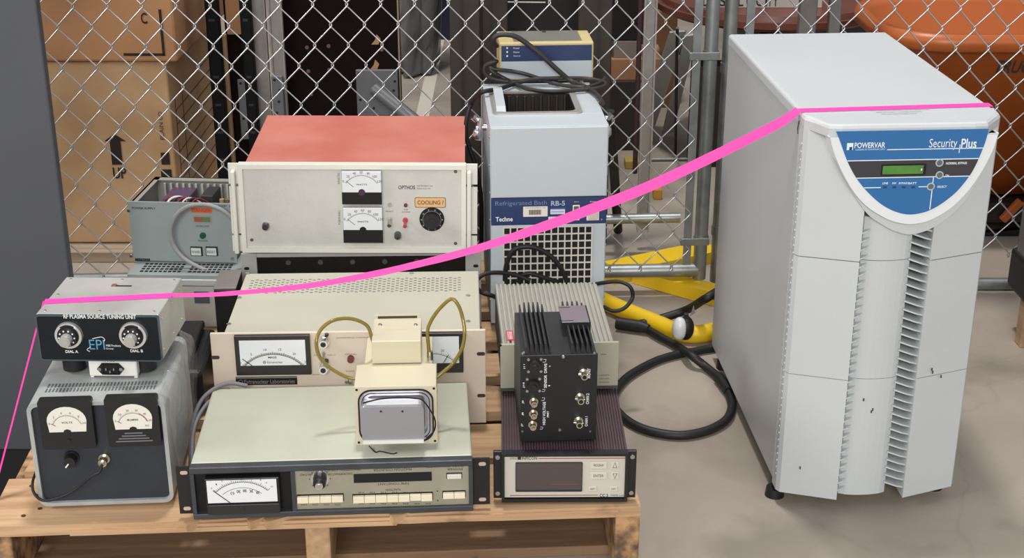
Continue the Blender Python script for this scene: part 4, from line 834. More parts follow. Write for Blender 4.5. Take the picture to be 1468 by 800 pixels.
tag(MB().tube(smooth([hp(712, 66, hy0 + .0), hp(707, 56, y_), hp(716, 50, y_), hp(735, 51, y_), hp(752, 60, y_), hp(775, 78, y_ - .004), hp(800, 101, y_ - .008), hp(820, 117, y_ - .012), hp(840, 125, y_ - .006), hp(856, 136, y_), hp(864, 148, y_ + .02)], 7), .0052, 10).build('dark_cable', dc), 'thick dark cord slung diagonally across the front of the cream control head', 'cable')
co_ = [hp(700, 96, y_ + .03), hp(712, 88, y_), hp(696, 94, y_), hp(696, 106, y_), hp(712, 114, y_), hp(740, 117, y_), hp(775, 113, y_ - .004), hp(810, 112, y_ - .004), hp(845, 113, y_), hp(868, 119, y_ + .01), hp(860, 126, y_ + .01), hp(830, 129, y_), hp(790, 131, y_), hp(755, 127, y_), hp(728, 115, y_), hp(708, 104, y_ + .004), hp(702, 98, y_ + .006), hp(716, 100, y_ + .004), hp(745, 104, y_ - .012), hp(775, 113, y_ - .014), hp(800, 121, y_ - .012), hp(835, 125, y_ - .01), hp(858, 120, y_ + .004), hp(868, 112, y_ + .03)]
for v in co_: v.z = max(v.z, ZP + H + .006)
tag(MB().tube(smooth(co_, 7), .0042, 10).build('coiled_cable', dc), 'dark cord coiled in a heap at the foot of the cream control head', 'cable')
L_ = [hp(800, 113, y_ - .022), hp(770, 113, y_ - .024), hp(742, 119, y_ - .022), hp(715, 129, y_ - .02), hp(690, 134, y_ - .02), hr(677, 147, y_ - .02), hr(670, 165, y_ - .03), hr(668, 190, y_ - .035), hr(674, 215, y_ - .04), hr(684, 245, y_ - .045), hr(690, 290, y_ - .05), hr(690, 350, y_ - .05)]
for v in L_[:5]: v.z = max(v.z, ZP + H + .009)
tag(MB().tube(smooth(L_, 7), .0045, 10).build('hanging_cable', rubber), 'black cord hanging down between the red-topped unit and the refrigerated bath', 'cable')
def rp(px, py, y): return Rb.M @ Rb.at(px, py, y=y)
tag(MB().tube(smooth([rp(760, 402, -.02), rp(735, 393, -.02), rp(705, 391, -.03), rp(688, 397, -.04), rp(682, 408, -.05), rp(690, 419, -.05), rp(706, 424, -.05), rp(716, 430, -.02)], 7), .0042, 10).build('looped_cable', rubber), 'black cord loop to the left of the beige ribbed lid', 'cable')
tag(MB().tube(smooth([rp(724, 402, -.012), rp(726, 380, -.015), rp(735, 360, -.018), rp(750, 354, -.02), rp(770, 356, -.02), rp(790, 368, -.02), rp(803, 383, -.018), rp(812, 402, -.012), rp(814, 420, -.008)], 7), .0048, 10).build('looped_cable', rubber), 'black cord arching in front of the white grille of the bath', 'cable')
tag(MB().tube(smooth([rp(800, 404, -.01), rp(780, 398, -.015), rp(760, 392, -.016), rp(748, 396, -.012), rp(742, 404, -.01)], 7), .0042, 10).build('looped_cable', rubber), 'short black cord curve just above the beige ribbed lid', 'cable')
fl0 = [P(850, 408, Y=2.58), P(868, 405, Y=2.56), P(888, 404, Y=2.55), P(903, 411, Y=2.54), P(907, 426, Y=2.54), P(896, 441, Y=2.53), P(880, 446, Y=2.53), P(866, 440, Y=2.55)]
tag(MB().tube(smooth(fl0, 7), .0038, 10).build('looped_cable', rubber), 'black cord loop to the right of the beige ribbed lid, over the yellow tube', 'cable')
# ------------------------------------------------------------------ big UPS cabinet
U = Dev('backup_power_cabinet', 'large pale grey floor-standing battery backup cabinet with a blue U-shaped control panel', 'power cabinet', (.455, 2.150, 0), R(3.5))
W, D, ZT, ZB = .311, .60, .690, .030
upw = mat('ups_plastic', (192, 197, 199), .42, 0, .03, 5, .12, 350); upb = mat('ups_sheet', (188, 190, 191), .42, .05, .04, 4, .1, 350); upr = mat('ups_rim', (224, 228, 232), .4); blu = mat('ups_blue', (44, 106, 164), .35)
b = MB(); b.box(.0015, W - .0015, .03, D, ZB, ZT - .02, .003); b.build('body', upb, U)
cov = MB(); cov.box(0, W, .02, D + .002, ZT - .024, ZT, .006, seg=4); cov.build('top_cover', upw, U)
l0, l1, l2 = U.at(1146, 160, z=ZT), U.at(1161, 175.5, z=ZT - .004), U.at(1187, 185, z=ZT - .008); r2, r1, r0 = U.at(1420, 185, z=ZT - .008), U.at(1436, 178, z=ZT - .006), U.at(1422, 163, z=ZT)
yf = (l2.y + r2.y) / 2; ys = .004; xr = W
xa = U.at(1198, 732, y=yf + .01).x; xb = U.at(1292, 732, y=yf + .01).x
s1 = U.at(1185, 377, y=yf + .012).z; s2 = U.at(1170, 547, y=yf + .012).z
def plan(side, yi):
    if side == 'l': return [(.0, .035), (.0, .010), (.005, ys - .003), (xa, yi), (xa, .035)]
    return [(xb, .035), (xb, yi), (xr - .005, ys - .003), (xr, .010), (xr, .035)]
for z0, z1, zz in ((ZB - .004, s2 - .0006, 0), (s2 + .0006, s1 - .0008, 0), (s1 + .0008, ZT - .018, 0)):
    MB().prism(plan('l', yf + .012), z0, z1, 'z').build('front_wing', upw, U); MB().prism(plan('r', yf + .012), z0, z1, 'z').build('front_wing', upw, U)
# top of the bezel, rolled over the front edge
tp = MB(); pl_ = [(.0, .04), (.0, .010), (.006, ys - .004), (l2.x, yf + .003), (l2.x + .02, yf), (r2.x - .02, yf), (r2.x, yf + .003), (xr - .006, ys - .004), (xr, .010), (xr, .04)]
n = len(pl_); cxm = W / 2; levels = [(ZT - .019, 0), (ZT - .006, 0), (ZT - .002, .002), (ZT - .0002, .006)]
vv = []
for z, ins in levels:
    for (x, y) in pl_: vv.append((x + (ins if x < cxm - .01 and y < .03 else (-ins if x > cxm + .01 and y < .03 else 0)) * (1 if y > yf + .004 else .3), y + (ins if y < .03 else 0), z))
fs = [(k * n + i, k * n + (i + 1) % n, (k + 1) * n + (i + 1) % n, (k + 1) * n + i) for k in range(3) for i in range(n)] + [tuple(3 * n + i for i in range(n)), tuple(range(n - 1, -1, -1))]
tp.add(vv, fs, 0); tp.build('bezel_top', upw, U)
def upoly(pts, y): return [(U.at(a, b_, y=y).x, U.at(a, b_, y=y).z) for a, b_ in pts]
def smooth2(pts, k=5): return [(v.x, v.z) for v in smooth([(p[0], 0, p[1]) for p in pts], k)]
uo = [(1188, 187), (1192, 206), (1198, 225), (1210, 252), (1226, 278), (1243, 296), (1261, 308), (1280, 317), (1303, 321), (1325, 318), (1342, 311), (1357, 302), (1371, 291), (1387, 274), (1401, 255), (1414, 233), (1424, 212), (1431, 190), (1432, 187)]
ui = [(1199, 188), (1206, 207), (1214, 229), (1225, 251), (1239, 270), (1255, 286), (1270, 297), (1287, 304.5), (1304, 307.5), (1322, 305), (1338, 299), (1354, 289), (1370, 276), (1384, 260), (1396, 242), (1407, 218), (1413, 202), (1417, 188)]
po = smooth2(upoly(uo, yf)); po = [(min(x, W - .001), min(z, ZT - .017)) for x, z in po]
top = ZT - .0185
lip = smooth2(upoly([(x, y + (15 if 1230 < x < 1390 else 6) * (1 - abs(x - 1305) / 190)) for x, y in uo], yf + .008)); lip = [(min(x, W - .0015), min(z, top)) for x, z in lip]
MB().prism([(lip[0][0], top)] + lip + [(lip[-1][0], top)], yf + .007, .035).build('dome_base', upw, U)
MB().prism([(po[0][0], top)] + po + [(po[-1][0], top)], yf - .001, .03).build('dome_rim', upr, U)
pi_ = smooth2(upoly(ui, yf - .002))
ztop = U.at(1300, 187, y=yf - .002).z
for k in (0, -1): pi_[k] = (pi_[k][0], ztop)
MB().prism(pi_, yf - .0022, yf).build('control_panel', blu, U)
def inner_x(z):
    l = None; xs = []
    for (x0, z0), (x1, z1) in zip(pi_, pi_[1:]):
        if (z0 - z) * (z1 - z) <= 0 and z0 != z1: xs.append(x0 + (x1 - x0) * (z - z0) / (z1 - z0))
    return min(xs), max(xs)
def uz(py, px=1300): return U.at(px, py, y=yf - .002).z
z_a, z_b = uz(229), uz(254)
zs = [z_a + (z_b - z_a) * k / 4 for k in range(5)]
band = [(inner_x(z)[0], z) for z in zs] + [(inner_x(z)[1], z) for z in reversed(zs)]
y1 = yf - .0024
MB().prism(band, y1, yf - .002).build('dark_band', mat('ups_charcoal', (58, 56, 62), .4), U)
ln = MB(); th = .0007
for z in (z_a, z_b): a, b_ = inner_x(z); ln.box(a, b_, y1 - .0002, y1, z - th, z + th)
z = uz(214); ln.box(U.at(1271, 214, y=yf).x, inner_x(z)[1], y1 - .0002, y1, z - th, z + th)
z = uz(268); ln.box(inner_x(z)[0], U.at(1262, 268, y=yf).x, y1 - .0002, y1, z - th, z + th); ln.box(U.at(1316, 268, y=yf).x, U.at(1331, 268, y=yf).x, y1 - .0002, y1, z - th, z + th)
x = U.at(1335, 275, y=yf).x; ln.box(x - th, x + th, y1 - .0002, y1, uz(300, 1334), z_b)
x = U.at(1375, 211, y=yf).x; ln.box(x - th * .8, x + th * .8, y1 - .0002, y1, uz(219, 1375), uz(207, 1375))
def ur(a, b_, c, d): return U.rect(a, b_, c, d, yf - .002)
ln.text('POWERVAR', *ur(1225, 204, 1269, 212), y1 - .0002, bold=True); ln.text('GUARDIAN OF YOUR POWER SUPPLY', *ur(1226, 213, 1269, 215.2), y1 - .0002)
ln.text('Security', *ur(1332, 198.5, 1372, 215), y1 - .0002); ln.text('Plus', *ur(1378, 198.5, 1400, 212.5), y1 - .0002, bold=True)
x0, x1, z0, z1 = ur(1214, 205, 1223, 215); ln.box(x0, x1, y1 - .0002, y1, z0, z1); ln.box(x0 + .004, x1 - .0015, y1 - .0004, y1 - .0002, z0, z0 + .005, m=1)
ln.text('NORMAL BYPASS', *ur(1356, 232, 1386, 235.5), y1 - .0002, bold=True); ln.text('ON', *ur(1355, 250, 1360, 252.5), y1 - .0002, bold=True); ln.text('SELECT', *ur(1343.5, 266, 1357, 269), y1 - .0002, bold=True)
for t, a, c in (('LINE', 1265, 1273), ('INV', 1279, 1285), ('BYPASS', 1288.5, 1301), ('BATT', 1302, 1314)): ln.text(t, *ur(a, 261, c, 264), y1 - .0002, bold=True)
for a in (1266, 1279.5, 1293, 1306.5): x0, x1, z0, z1 = ur(a, 267, a + 5, 269.5); ln.box(x0, x1, y1 - .0006, y1, z0, z1, m=1)
ln.build('lettering', [mat('ups_white_print', (224, 232, 240), .5), mat('ups_navy', (24, 62, 110), .4)], U)
x0, x1, z0, z1 = ur(1263, 235, 1327, 251); lc = MB(); lc.box(x0, x1, y1 - .001, y1, z0, z1, m=0); x0, x1, z0, z1 = ur(1265, 237, 1323, 249); lc.box(x0, x1, y1 - .0016, y1 - .001, z0, z1, m=1); x0, x1, z0, z1 = ur(1319.5, 241, 1321.5, 244); lc.box(x0, x1, y1 - .0018, y1 - .0016, z0, z1, m=2)
lc.build('display', [dblack, mat('lcd_green', (84, 138, 62), .25, 0, .15, 60), white], U)
for px, py in ((1347, 233.5), (1347, 251), (1334.5, 267.5)):
    p = U.at(px, py, y=yf - .003); k = MB(); k.ring(circ(p.x, p.z, .0062), circ(p.x, p.z, .0044), y1 - .0008, y1, m=0); k.cyl((p.x, y1, p.z), (p.x, y1 - .0015, p.z), .0042, .0038, 20, 1); k.build('push_button', [mat('ups_ring', (176, 186, 192), .4), mat('ups_key', (92, 104, 108), .45)], U)
# recessed centre with the two ladders of louvres
zt_c = uz(334)
cp = MB(); m_ = 8
xs = [xa + .005 + (xb - xa - .034) * k / m_ for k in range(m_ + 1)]; yc = [yf + .024 - .008 * math.sin(math.pi * k / m_) ** .6 for k in range(m_ + 1)]
plc = [(x, y) for x, y in zip(xs, yc)] + [(xs[-1], .04), (xs[0], .04)]
for z0, z1 in ((ZB + .002, s2 - .0005), (s2 + .0005, s1 - .0006), (s1 + .0006, zt_c + .02)): cp.prism(plc, z0, z1, 'z')
cp.build('centre_panel', upw, U)
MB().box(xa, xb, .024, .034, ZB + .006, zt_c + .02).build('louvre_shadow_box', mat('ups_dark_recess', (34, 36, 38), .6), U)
NF = 33
for side in (0, 1):
    lv = MB()
    for i in range(NF):
        z = ZB + .012 + (zt_c - ZB - .004) * i / NF
        if side == 0: pts = [(xa - .001, yf + .013), (xa + .008, yf + .014), (xa + .016, yf + .020), (xa + .016, .03), (xa - .001, .03)]
        else: pts = [(xb + .001, yf + .018), (xb - .012, yf + .015), (xb - .033, yf + .017), (xb - .033, .020), (xb - .012, .026), (xb + .001, .026)]
        v = []
        for (x, y) in pts: dz = -(x - (xa if side == 0 else xb)) * (-.35 if side == 0 else .35); v.append((x, y, z + dz)) 
        k = len(v); v2 = [(a, b_, c + .0026) for a, b_, c in v]
        lv.add(v + v2, [tuple(range(k - 1, -1, -1)), tuple(range(k, 2 * k))] + [(j, (j + 1) % k, k + (j + 1) % k, k + j) for j in range(k)])
    lv.build('louvres', upw, U)
vr = MB()
for i in range(46):
    z = .05 + i * .0131
    vr.box(-.0010, .002, -.009, .009, -.0016, .0016, .0006, M=Matrix.Translation((0, .020, z)) @ Matrix.Rotation(R(-42), 4, 'X'))
vr.build('side_vent_ridges', upw, U)
MB().box(-.0006, .001, .03, .042, ZB + .01, ZT - .03).build('side_seam_strip', upb, U)
for x, y in ((.006, .035), (W - .02, .045), (.02, D - .05), (W - .02, D - .05)): MB().cyl((x, y, 0), (x, y, .016), .017, .015, 24).cyl((x, y, .016), (x, y, ZB + .002), .006, n=14).build('levelling_foot', black, U)
wt = MB()
for i, (t, k) in enumerate((('CAUTION RISK OF ELECTRIC SHOCK DO NOT REMOVE COVER', 0), ('REFER SERVICING TO QUALIFIED PERSONNEL', .012), ('NO USER SERVICEABLE PARTS', .02))):
    a = U.at(1245, 158 + i * 2.6, z=ZT); b_ = U.at(1333, 158 + i * 2.6, z=ZT); wt.text(t, a.x + k, b_.x - k, a.y - .006, a.y - .001, ZT + .0004, 0, plane='z')
wt.build('top_lettering', mat('faint_brown_print', (150, 140, 138), .6), U)
sm = MB()
for px, py in ((1302, 555), (1336, 530), (1337, 534), (1349, 540), (1239, 575), (1250, 592), (1252, 589), (1150, 677)):
    p = U.at(px, py, y=yf + .012); yy = (yf + .012 + .0035 * 0) - .0005
    if px in (1239, 1250, 1252): yy = yf + .0155
    elif px == 1302: continue
    elif px == 1150: yy = (ys + yf) / 2 + .002
    else: yy = yf + .0120 - .0004
    sm.box(p.x - .001, p.x + .001, yy - .0004, yy + .001, p.z - .002, p.z + .003)
sm.build('scuff_marks', mat('scuff', (60, 58, 60), .6), U)
pc = U.at(1147, 178, x=-.001); 
sf = MB(); sf.tube([(-.0012, pc.y + .006, pc.z + .004), (-.0012, pc.y + .012, pc.z - .010), (-.0012, pc.y + .008, pc.z - .018)], .0009, 5); sf.build('scuff_marks', MATS['scuff'], U)
# ------------------------------------------------------------------ tall grey cabinet at the left
Mt = Dev('black_sheet', 'flat black sheet on the floor left of the pallet, under the slate-grey partition', 'mat', (-1.6, 1.80, 0), 0)  # flat sheet that makes the floor black left of the pallet
MB().box(0, .79, 0, .565, 0, .006, .002).build('flat_sheet', mat('sheet_black', (14, 14, 15), .9), Mt)
Cb = Dev('steel_partition', 'tall plain slate-grey steel partition standing upright by the left end of the pallet', 'partition', (-1.42, 2.335, .0065), 0)
MB().box(0, 1.42 - .775, 0, .022, .0, 1.75, .003).build('body', mat('slate_grey_steel', (80, 83, 88), .42, .1, .06, 4), Cb)
# ------------------------------------------------------------------ cables, yellow tube, knob
def fl(px, py, z): return P(px, py, Z=z)
r_ = .0095
L_ = [U.M @ Vector((.05, D + .05, .09)), P(1034, 418, Y=2.84), P(1012, 428, Y=2.80), fl(985, 444, .05), fl(950, 456, .03), fl(920, 464, .018), fl(898, 465, .015)]
tag(MB().tube(smooth(L_, 8), r_, 12).cyl(L_[1] + Vector((.004, .004, .004)), L_[1] - Vector((.02, .012, .004)), .0115, n=16).build('black_cable', rubber), 'thick black cable from behind the pale cabinet down to the barrel connector', 'cable')
tag(MB().cyl(fl(884, 463, .016), fl(918, 468, .016), .0135, .0135, 18).cyl(fl(918, 468, .016), fl(930, 471, .016), .0135, .009, 18).build('cable_connector', rubber), 'black barrel connector on the floor beside the beige ribbed box', 'connector')
L_ = [fl(925, 470, .012), fl(945, 482, .012), fl(972, 497, .048), fl(990, 509, .03), fl(1012, 526, .012), fl(1036, 547, .009), fl(1046, 566, .009), fl(1049, 585, .009), fl(1040, 603, .009), fl(1015, 617, .009), fl(980, 624, .009), fl(945, 621, .009), fl(915, 612, .009), fl(893, 598, .009), fl(880, 580, .009), fl(882, 562, .009), fl(898, 542, .009), fl(925, 525, .009), fl(950, 514, .009), fl(978, 507, .009), fl(1005, 502, .009), fl(1032, 496, .009), fl(1055, 480, .009)]
L_[2] = fl(972, 497, .012); L_[3] = fl(990, 509, .028)
tag(MB().tube(smooth(L_, 8), .0088, 12).cyl(fl(1030, 541, .011), fl(1046, 562, .011), .0115, .0115, 16).build('black_cable', rubber), 'thick black cable lying in a wide loop on the concrete beside the pale cabinet', 'cable')
yl = mat('safety_yellow', (236, 196, 30), .42, 0, .06, 12)
L_ = [fl(820, 410, .02), fl(862, 430, .02), fl(900, 447, .02), fl(940, 463, .02), fl(972, 476, .02), fl(1000, 479, .02), fl(1030, 473, .02), fl(1070, 460, .02)]
tag(MB().tube(smooth(L_, 8), .0195, 20).build('yellow_tube', yl), 'fat yellow tube lying on the floor behind the black cables', 'tube')
kb = P(978, 470, Z=.055); Kb = Dev('round_plug', 'round white and black plug resting on the yellow tube', 'plug', tuple(kb))
MB().sphere((-.006, -.004, 0), .0225, 0, (.72, .8, 1.15), 24).build('white_shell', mat('plug_white', (210, 214, 218), .35), Kb); MB().sphere((.008, .004, -.002), .0225, 0, (.8, .9, 1.2), 24).box(.002, .012, -.004, .006, .018, .034, .002).build('black_shell', rubber, Kb)
MB().prism([(.014, .026), (.026, .034), (.022, .052), (.018, .036)], 0, .0015).build('metal_tab', steel, Kb)
# ------------------------------------------------------------------ pink flagging tape
tb = MB(); ZU = ZT + .0008
a0, a1 = U.M @ Vector((U.at(1407, 150, z=ZT).x, U.at(1405, 151, z=ZT).y, ZU)), U.M @ Vector((U.at(1147, 160, z=ZT).x - .001, U.at(1147, 159, z=ZT).y, ZU))
a0 = U.M @ Vector((W + .001, U.at(1400, 151, z=ZT).y, ZU))
tb.strip([a0, (a0 + a1) / 2, a1], Vector((0, 1, 0)), .021, .0005)
tb.strip([a0 + Vector((.0006, 0, 0)), a0 + Vector((.0008, 0, -.05)), a0 + Vector((.002, 0, -.12))], Vector((0, 1, 0)), .021, .0005)
tp_ = [(1146, 160), (1125, 172), (1100, 185.5), (1050, 210.5), (1000, 235), (950, 258.5), (900, 280), (840, 302.5), (800, 317.5), (760, 331.5), (720, 345), (690, 354.5), (650, 366), (600, 378.5), (550, 390), (500, 400), (450, 408.5), (400, 414.5), (350, 419), (300, 422.5), (247, 425.5)]
e_ = B.M @ Vector((.1875, B.at(250, 424, z=.0755).y, .0763))
pts = []
for px, py in tp_:
    t = (1146 - px) / (1146 - 247); Y = a1.y + (e_.y - a1.y) * t - .02 * math.sin(math.pi * t); pts.append(P(px, py, Y=Y))
pts[0] = a1 + Vector((-.0012, 0, 0)); pts[-1] = e_
wd = [.0135 + .0035 * math.sin(math.pi * min(1, k / 10)) - .0075 * max(0, (k - 9) / 11) for k in range(len(pts))]
ups = [Vector((0, .25, 1))] * len(pts)
tb.strip(smooth(pts, 4), Vector((0, .25, 1)), [wd[min(len(wd) - 1, round(k / 4))] for k in range(4 * (len(pts) - 1) + 1)], .0005)
ya = B.at(250, 424, z=.0755).y; yb = B.at(72, 433, z=.0755).y
WB = .186
tb.strip([B.M @ Vector((WB + .002, ya, .0763)), B.M @ Vector((-.002, yb, .0763))], Vector((0, 1, 0)), .019, .0005)
f0 = B.M @ Vector((-.003, yb, .0765)); f1 = Vector((-.803, 1.93, .145))
tb.strip([f0, f0.lerp(f1, .33), f0.lerp(f1, .66), f1, f1 + Vector((-.006, -.02, -.03))], Vector((.5, -1, 0)), .0085, .0005)
tag(tb.build('flagging_tape', pink), 'bright pink flagging tape strung from the tall pale cabinet to the small aluminium tuning box', 'tape')
# ------------------------------------------------------------------ chain-link fence
def mesh_panel(mb, org, ux, c0, c1, z_anchor, zlo, zhi, dx=.0361, dz=.088, r=.00165):
    """org: point of column 0; columns run along ux; column parity sets which half row its knots are in"""
    ux = ux.normalized(); nn = Vector((-ux.y, ux.x, 0))
    if nn.y > 0: nn = -nn                        # towards the viewer
    for c in range(c0, c1):
        j0 = math.ceil((zlo - z_anchor) / (dz / 2)); j1 = math.floor((zhi - z_anchor) / (dz / 2)); pts = []
        for j in range(j0, j1 + 1):
            z = z_anchor + j * dz / 2; right = (j % 2 == 0) == ((c + 1) % 2 == 0)   # knot on column c+1 when parities agree
            e = .0022; s = c + 1 + e / dx if right else c - e / dx
            sx = s * dx; sg = -1 if right else 1
            px_ = sx + sg * .006
            b_, a_ = (1, -1) if right else (-1, 1)
            pts += [org + ux * px_ + nn * (b_ * r * 1.0) + Vector((0, 0, z - .0075 - org.z)), org + ux * (sx) + Vector((0, 0, z - .002 - org.z)), org + ux * (sx) + Vector((0, 0, z + .002 - org.z)), org + ux * px_ + nn * (a_ * r * 1.0) + Vector((0, 0, z + .0075 - org.z))]
        mb.tube(pts, r, 6)
LA = P(1002, 31, Y=3.09); ux = Vector((math.cos(R(2.6)), math.sin(R(2.6)), 0))
Fl = Dev('chain_link_panel', 'chain-link fence panel with silver diamond mesh, left of the twin steel posts', 'fence', (-1.5, LA.y - (LA.x + 1.5) * math.tan(R(2.6)), 0), R(2.6))
Lm = MB(); inv = Fl.I
orgL = inv @ LA; nL = -53
mesh_panel(Lm, Vector((orgL.x, orgL.y, orgL.z)), Vector((1, 0, 0)), nL, 0, orgL.z, .055, 1.35)
Lm.build('wire_mesh', wirem, Fl)
e = Fl.at(997, 386, y=orgL.y + .025)
MB().tube([(.0, orgL.y + .022, e.z), (e.x - .02, orgL.y + .022, e.z)], .0155, 16).cyl((e.x - .02, orgL.y + .022, e.z), (e.x + .004, orgL.y + .022, e.z), .0165, n=16).build('bottom_rail', galv, Fl)
sb = Fl.at(997, 100, y=orgL.y + .006)
MB().box(sb.x - .008, sb.x + .010, orgL.y + .004, orgL.y + .009, .075, 1.5).build('stretcher_bar', galv, Fl)
pp = Fl.at(1020, 60, y=orgL.y + .02)
MB().cyl((pp.x, orgL.y + .022, .035), (pp.x, orgL.y + .022, 1.6), .0152, n=24).build('post', galv, Fl)
for py in (81, 347):
    z = Fl.at(1000, py, y=orgL.y).z; cl = MB(); cl.box(sb.x - .016, pp.x + .016, orgL.y - .0005, orgL.y + .003, z - .009, z + .009, .002); cl.cyl((sb.x - .010, orgL.y - .006, z), (sb.x - .010, orgL.y + .012, z), .0068, n=14); cl.ring(circ(pp.x, orgL.y + .022, .0175), circ(pp.x, orgL.y + .022, .0153), z - .009, z + .009, 'z'); cl.build('brace_band', galv, Fl)
RA = P(1282.5, 12, Y=3.11)
Fr = Dev('chain_link_panel', 'chain-link fence panel of silver mesh, right of the twin posts before the orange tub', 'fence', (.43, 3.11, 0), 0)
o2 = Fr.I @ RA; Rm = MB(); mesh_panel(Rm, Vector((o2.x, o2.y, o2.z)), Vector((1, 0, 0)), -9, 32, o2.z, .055, 1.35, dx=.0357)
Rm.build('wire_mesh', wirem, Fr)
pq = Fr.at(1048, 30, y=.02); MB().cyl((pq.x, .022, .02), (pq.x, .022, 1.6), .0152, n=24).build('post', galv, Fr)
sx = Fr.at(1076, 24, y=.006).x; MB().box(sx - .009, sx + .009, .004, .009, .075, 1.5).build('stretcher_bar', galv, Fr)
e = Fr.at(1400, 408, y=.02); MB().tube([(pq.x, .022, e.z), (1.7, .022, e.z)], .0155, 16).build('bottom_rail', galv, Fr)
for py in (100, 334): z = Fr.at(1040, py, y=0).z; MB().ring(circ(pq.x, .022, .0178), circ(pq.x, .022, .0153), z - .011, z + .011, 'z').box(pq.x, sx + .01, -.0005, .003, z - .009, z + .009, .002).build('brace_band', galv, Fr)
Yb = Dev('fence_foot', 'yellow steel foot under the twin posts of the chain-link fence', 'stand', (0, 0, 0), 0)
def flat(mb, a, b_, wd_, z0, z1):
    a = Vector(a); b_ = Vector(b_); d = (b_ - a); d.z = 0; d.normalize(); n_ = Vector((-d.y, d.x, 0)) * wd_ / 2
    mb.prism([((a + n_).x, (a + n_).y), ((a - n_).x, (a - n_).y), ((b_ - n_).x, (b_ - n_).y), ((b_ + n_).x, (b_ + n_).y)], z0, z1, 'z')
m_ = MB(); flat(m_, fl(868, 384, .03), fl(1022, 352, .03), .075, 0, .030); m_.build('rear_leg', yl, Yb)
m_ = MB(); flat(m_, fl(915, 383, .034), fl(1034, 416, .034), .05, .001, .034); m_.build('front_leg', yl, Yb)
# ------------------------------------------------------------------ behind the fence
card = mat('cardboard', (206, 172, 132), .85, 0, .12, 5, dirt=(182, 146, 106)); card2 = mat('cardboard_red', (188, 140, 98), .85, 0, .12, 4, dirt=(164, 118, 82)); cink = mat('box_print', (38, 28, 22), .8)
Y0 = 3.36
Lo = Dev('cardboard_carton', 'large lower cardboard carton printed with an arrow and UP, behind the fence at the left', 'box', (-1.36, Y0, .03), 0)
x1 = Lo.at(241, 120, y=0).x; zt = Lo.at(150, 88, y=0).z
MB().box(0, x1, 0, .62, 0, zt, .004).build('carton', card, Lo)
k = MB(); a = Lo.rect(151, 192, 181, 236, -.001); xm = (a[0] + a[1]) / 2; wd = (a[1] - a[0]) / 2
k.prism([(xm - wd, a[3] - .018), (xm, a[3]), (xm + wd, a[3] - .018)], -.0015, .0005); k.box(xm - wd * .5, xm + wd * .5, -.0015, .0005, a[2], a[3] - .018)
k.text('UP', *Lo.rect(162, 240, 181, 256, -.001), -.0015, bold=True)
for r__ in ((231, 219, 243, 236), (231, 243, 246, 257)): q = Lo.rect(*r__, -.001); k.box(q[0], min(q[1], x1 - .003), -.0015, .0005, q[2], q[3])
k.text('PLAIN LO', *Lo.rect(228, 160, 234, 200, -.001), -.0015, rot=90)
k.build('printing', cink, Lo)
k = MB()
for i in range(9):
    z = zt - .10 - i * .035; k.box(x1 - .0005, x1 + .001, .05, .55, z - .0007, z + .0007)
k.box(x1 - .0005, x1 + .001, .05, .052, .03, zt - .10); k.box(x1 - .0005, x1 + .001, .13, .132, .1, zt - .10); k.build('side_table', cink, Lo)
Up = Dev('cardboard_carton', 'large upper cardboard carton with a corner bracket mark, stacked on the carton printed UP', 'box', (-1.36, Y0 - .005, .03 + zt + .002), R(-1))
x2 = Up.at(252, 60, y=0).x
MB().box(0, x2, 0, .66, 0, .62, .006).build('carton', card2, Up)
k = MB(); z0 = Up.at(240, 80, y=0).z; xr_ = Up.at(236, 70, y=0).x; k.box(Up.at(178, 84, y=0).x, xr_, -.0015, .0005, z0, z0 + .006).box(xr_ - .006, xr_, -.0015, .0005, z0, z0 + .11)
k.text('C', *Up.rect(202, 18, 211, 34, 0), -.0015, bold=True); k.build('printing', cink, Up)
Sk = Dev('shipping_pallet', 'pale low wooden pallet under the big cartons behind the fence', 'pallet', (-1.42, Y0 - .06, 0), 0)
MB().box(0, .80, 0, .78, .0, .028, .002).build('deck_board', wood('pale_dusty_pine', (150, 132, 112), (180, 162, 140), (110, 94, 80)), Sk)
def bg(name, label, cat, px0, px1, py0, py1, Y, dep, mt, top=None, bev=.003, lean=0, part='body', group=None):
    a = P(px0, (py0 + py1) / 2, Y=Y); b_ = P(px1, (py0 + py1) / 2, Y=Y); z1 = top if top else P(px0, py0, Y=Y).z; z0 = max(0, P(px0, py1, Y=Y).z)
    d = Dev(name, label, cat, (a.x, Y, z0), 0, lean, group); MB().box(0, b_.x - a.x, 0, dep, 0, z1 - z0, bev).build(part, mt, d); return d, b_.x - a.x, z1 - z0
alum = mat('aluminium_channel', (172, 166, 162), .38, .3, .2, 20); dkbr = mat('dark_brown_board', (24, 14, 13), .85, 0, .2, 20, spec=.15); pgr = mat('plate_grey', (112, 114, 118), .45, .3, .12, 20); umb = mat('umber_steel', (66, 58, 52), .55, .2, .25, 12)
bp_ = mat('black_post', (8, 8, 10), .6, spec=.2)
for i, (a, b_, lab) in enumerate(((309, 327, 'black slotted rack post just right of the big cartons'), (357, 372, 'black slotted rack post beside the first aluminium channel'))):
    d, w_, h_ = bg('rack_post', lab, 'post', a, b_, 0, 420, 3.44, .03, bp_, 1.3, group=None)
    k = MB()
    for j in range(16): z = .08 + j * .07; k.box(w_ * .25, w_ * .7, -.0008, .001, z, z + .006)
    k.build('slots', mat('slot_glint', (44, 46, 54), .4), d)
bg('cardboard_flap', 'narrow strip of brown cardboard hanging between the black rack posts', 'box', 322, 343, -40, 50, 3.50, .02, card2)
bg('wooden_batten', 'narrow pale wooden slat standing between the black rack posts', 'board', 325, 336, 50, 400, 3.52, .02, card)
bg('brown_board', 'narrow dark brown board between the black rack posts', 'board', 335, 358, 0, 420, 3.58, .03, dkbr, 1.3)
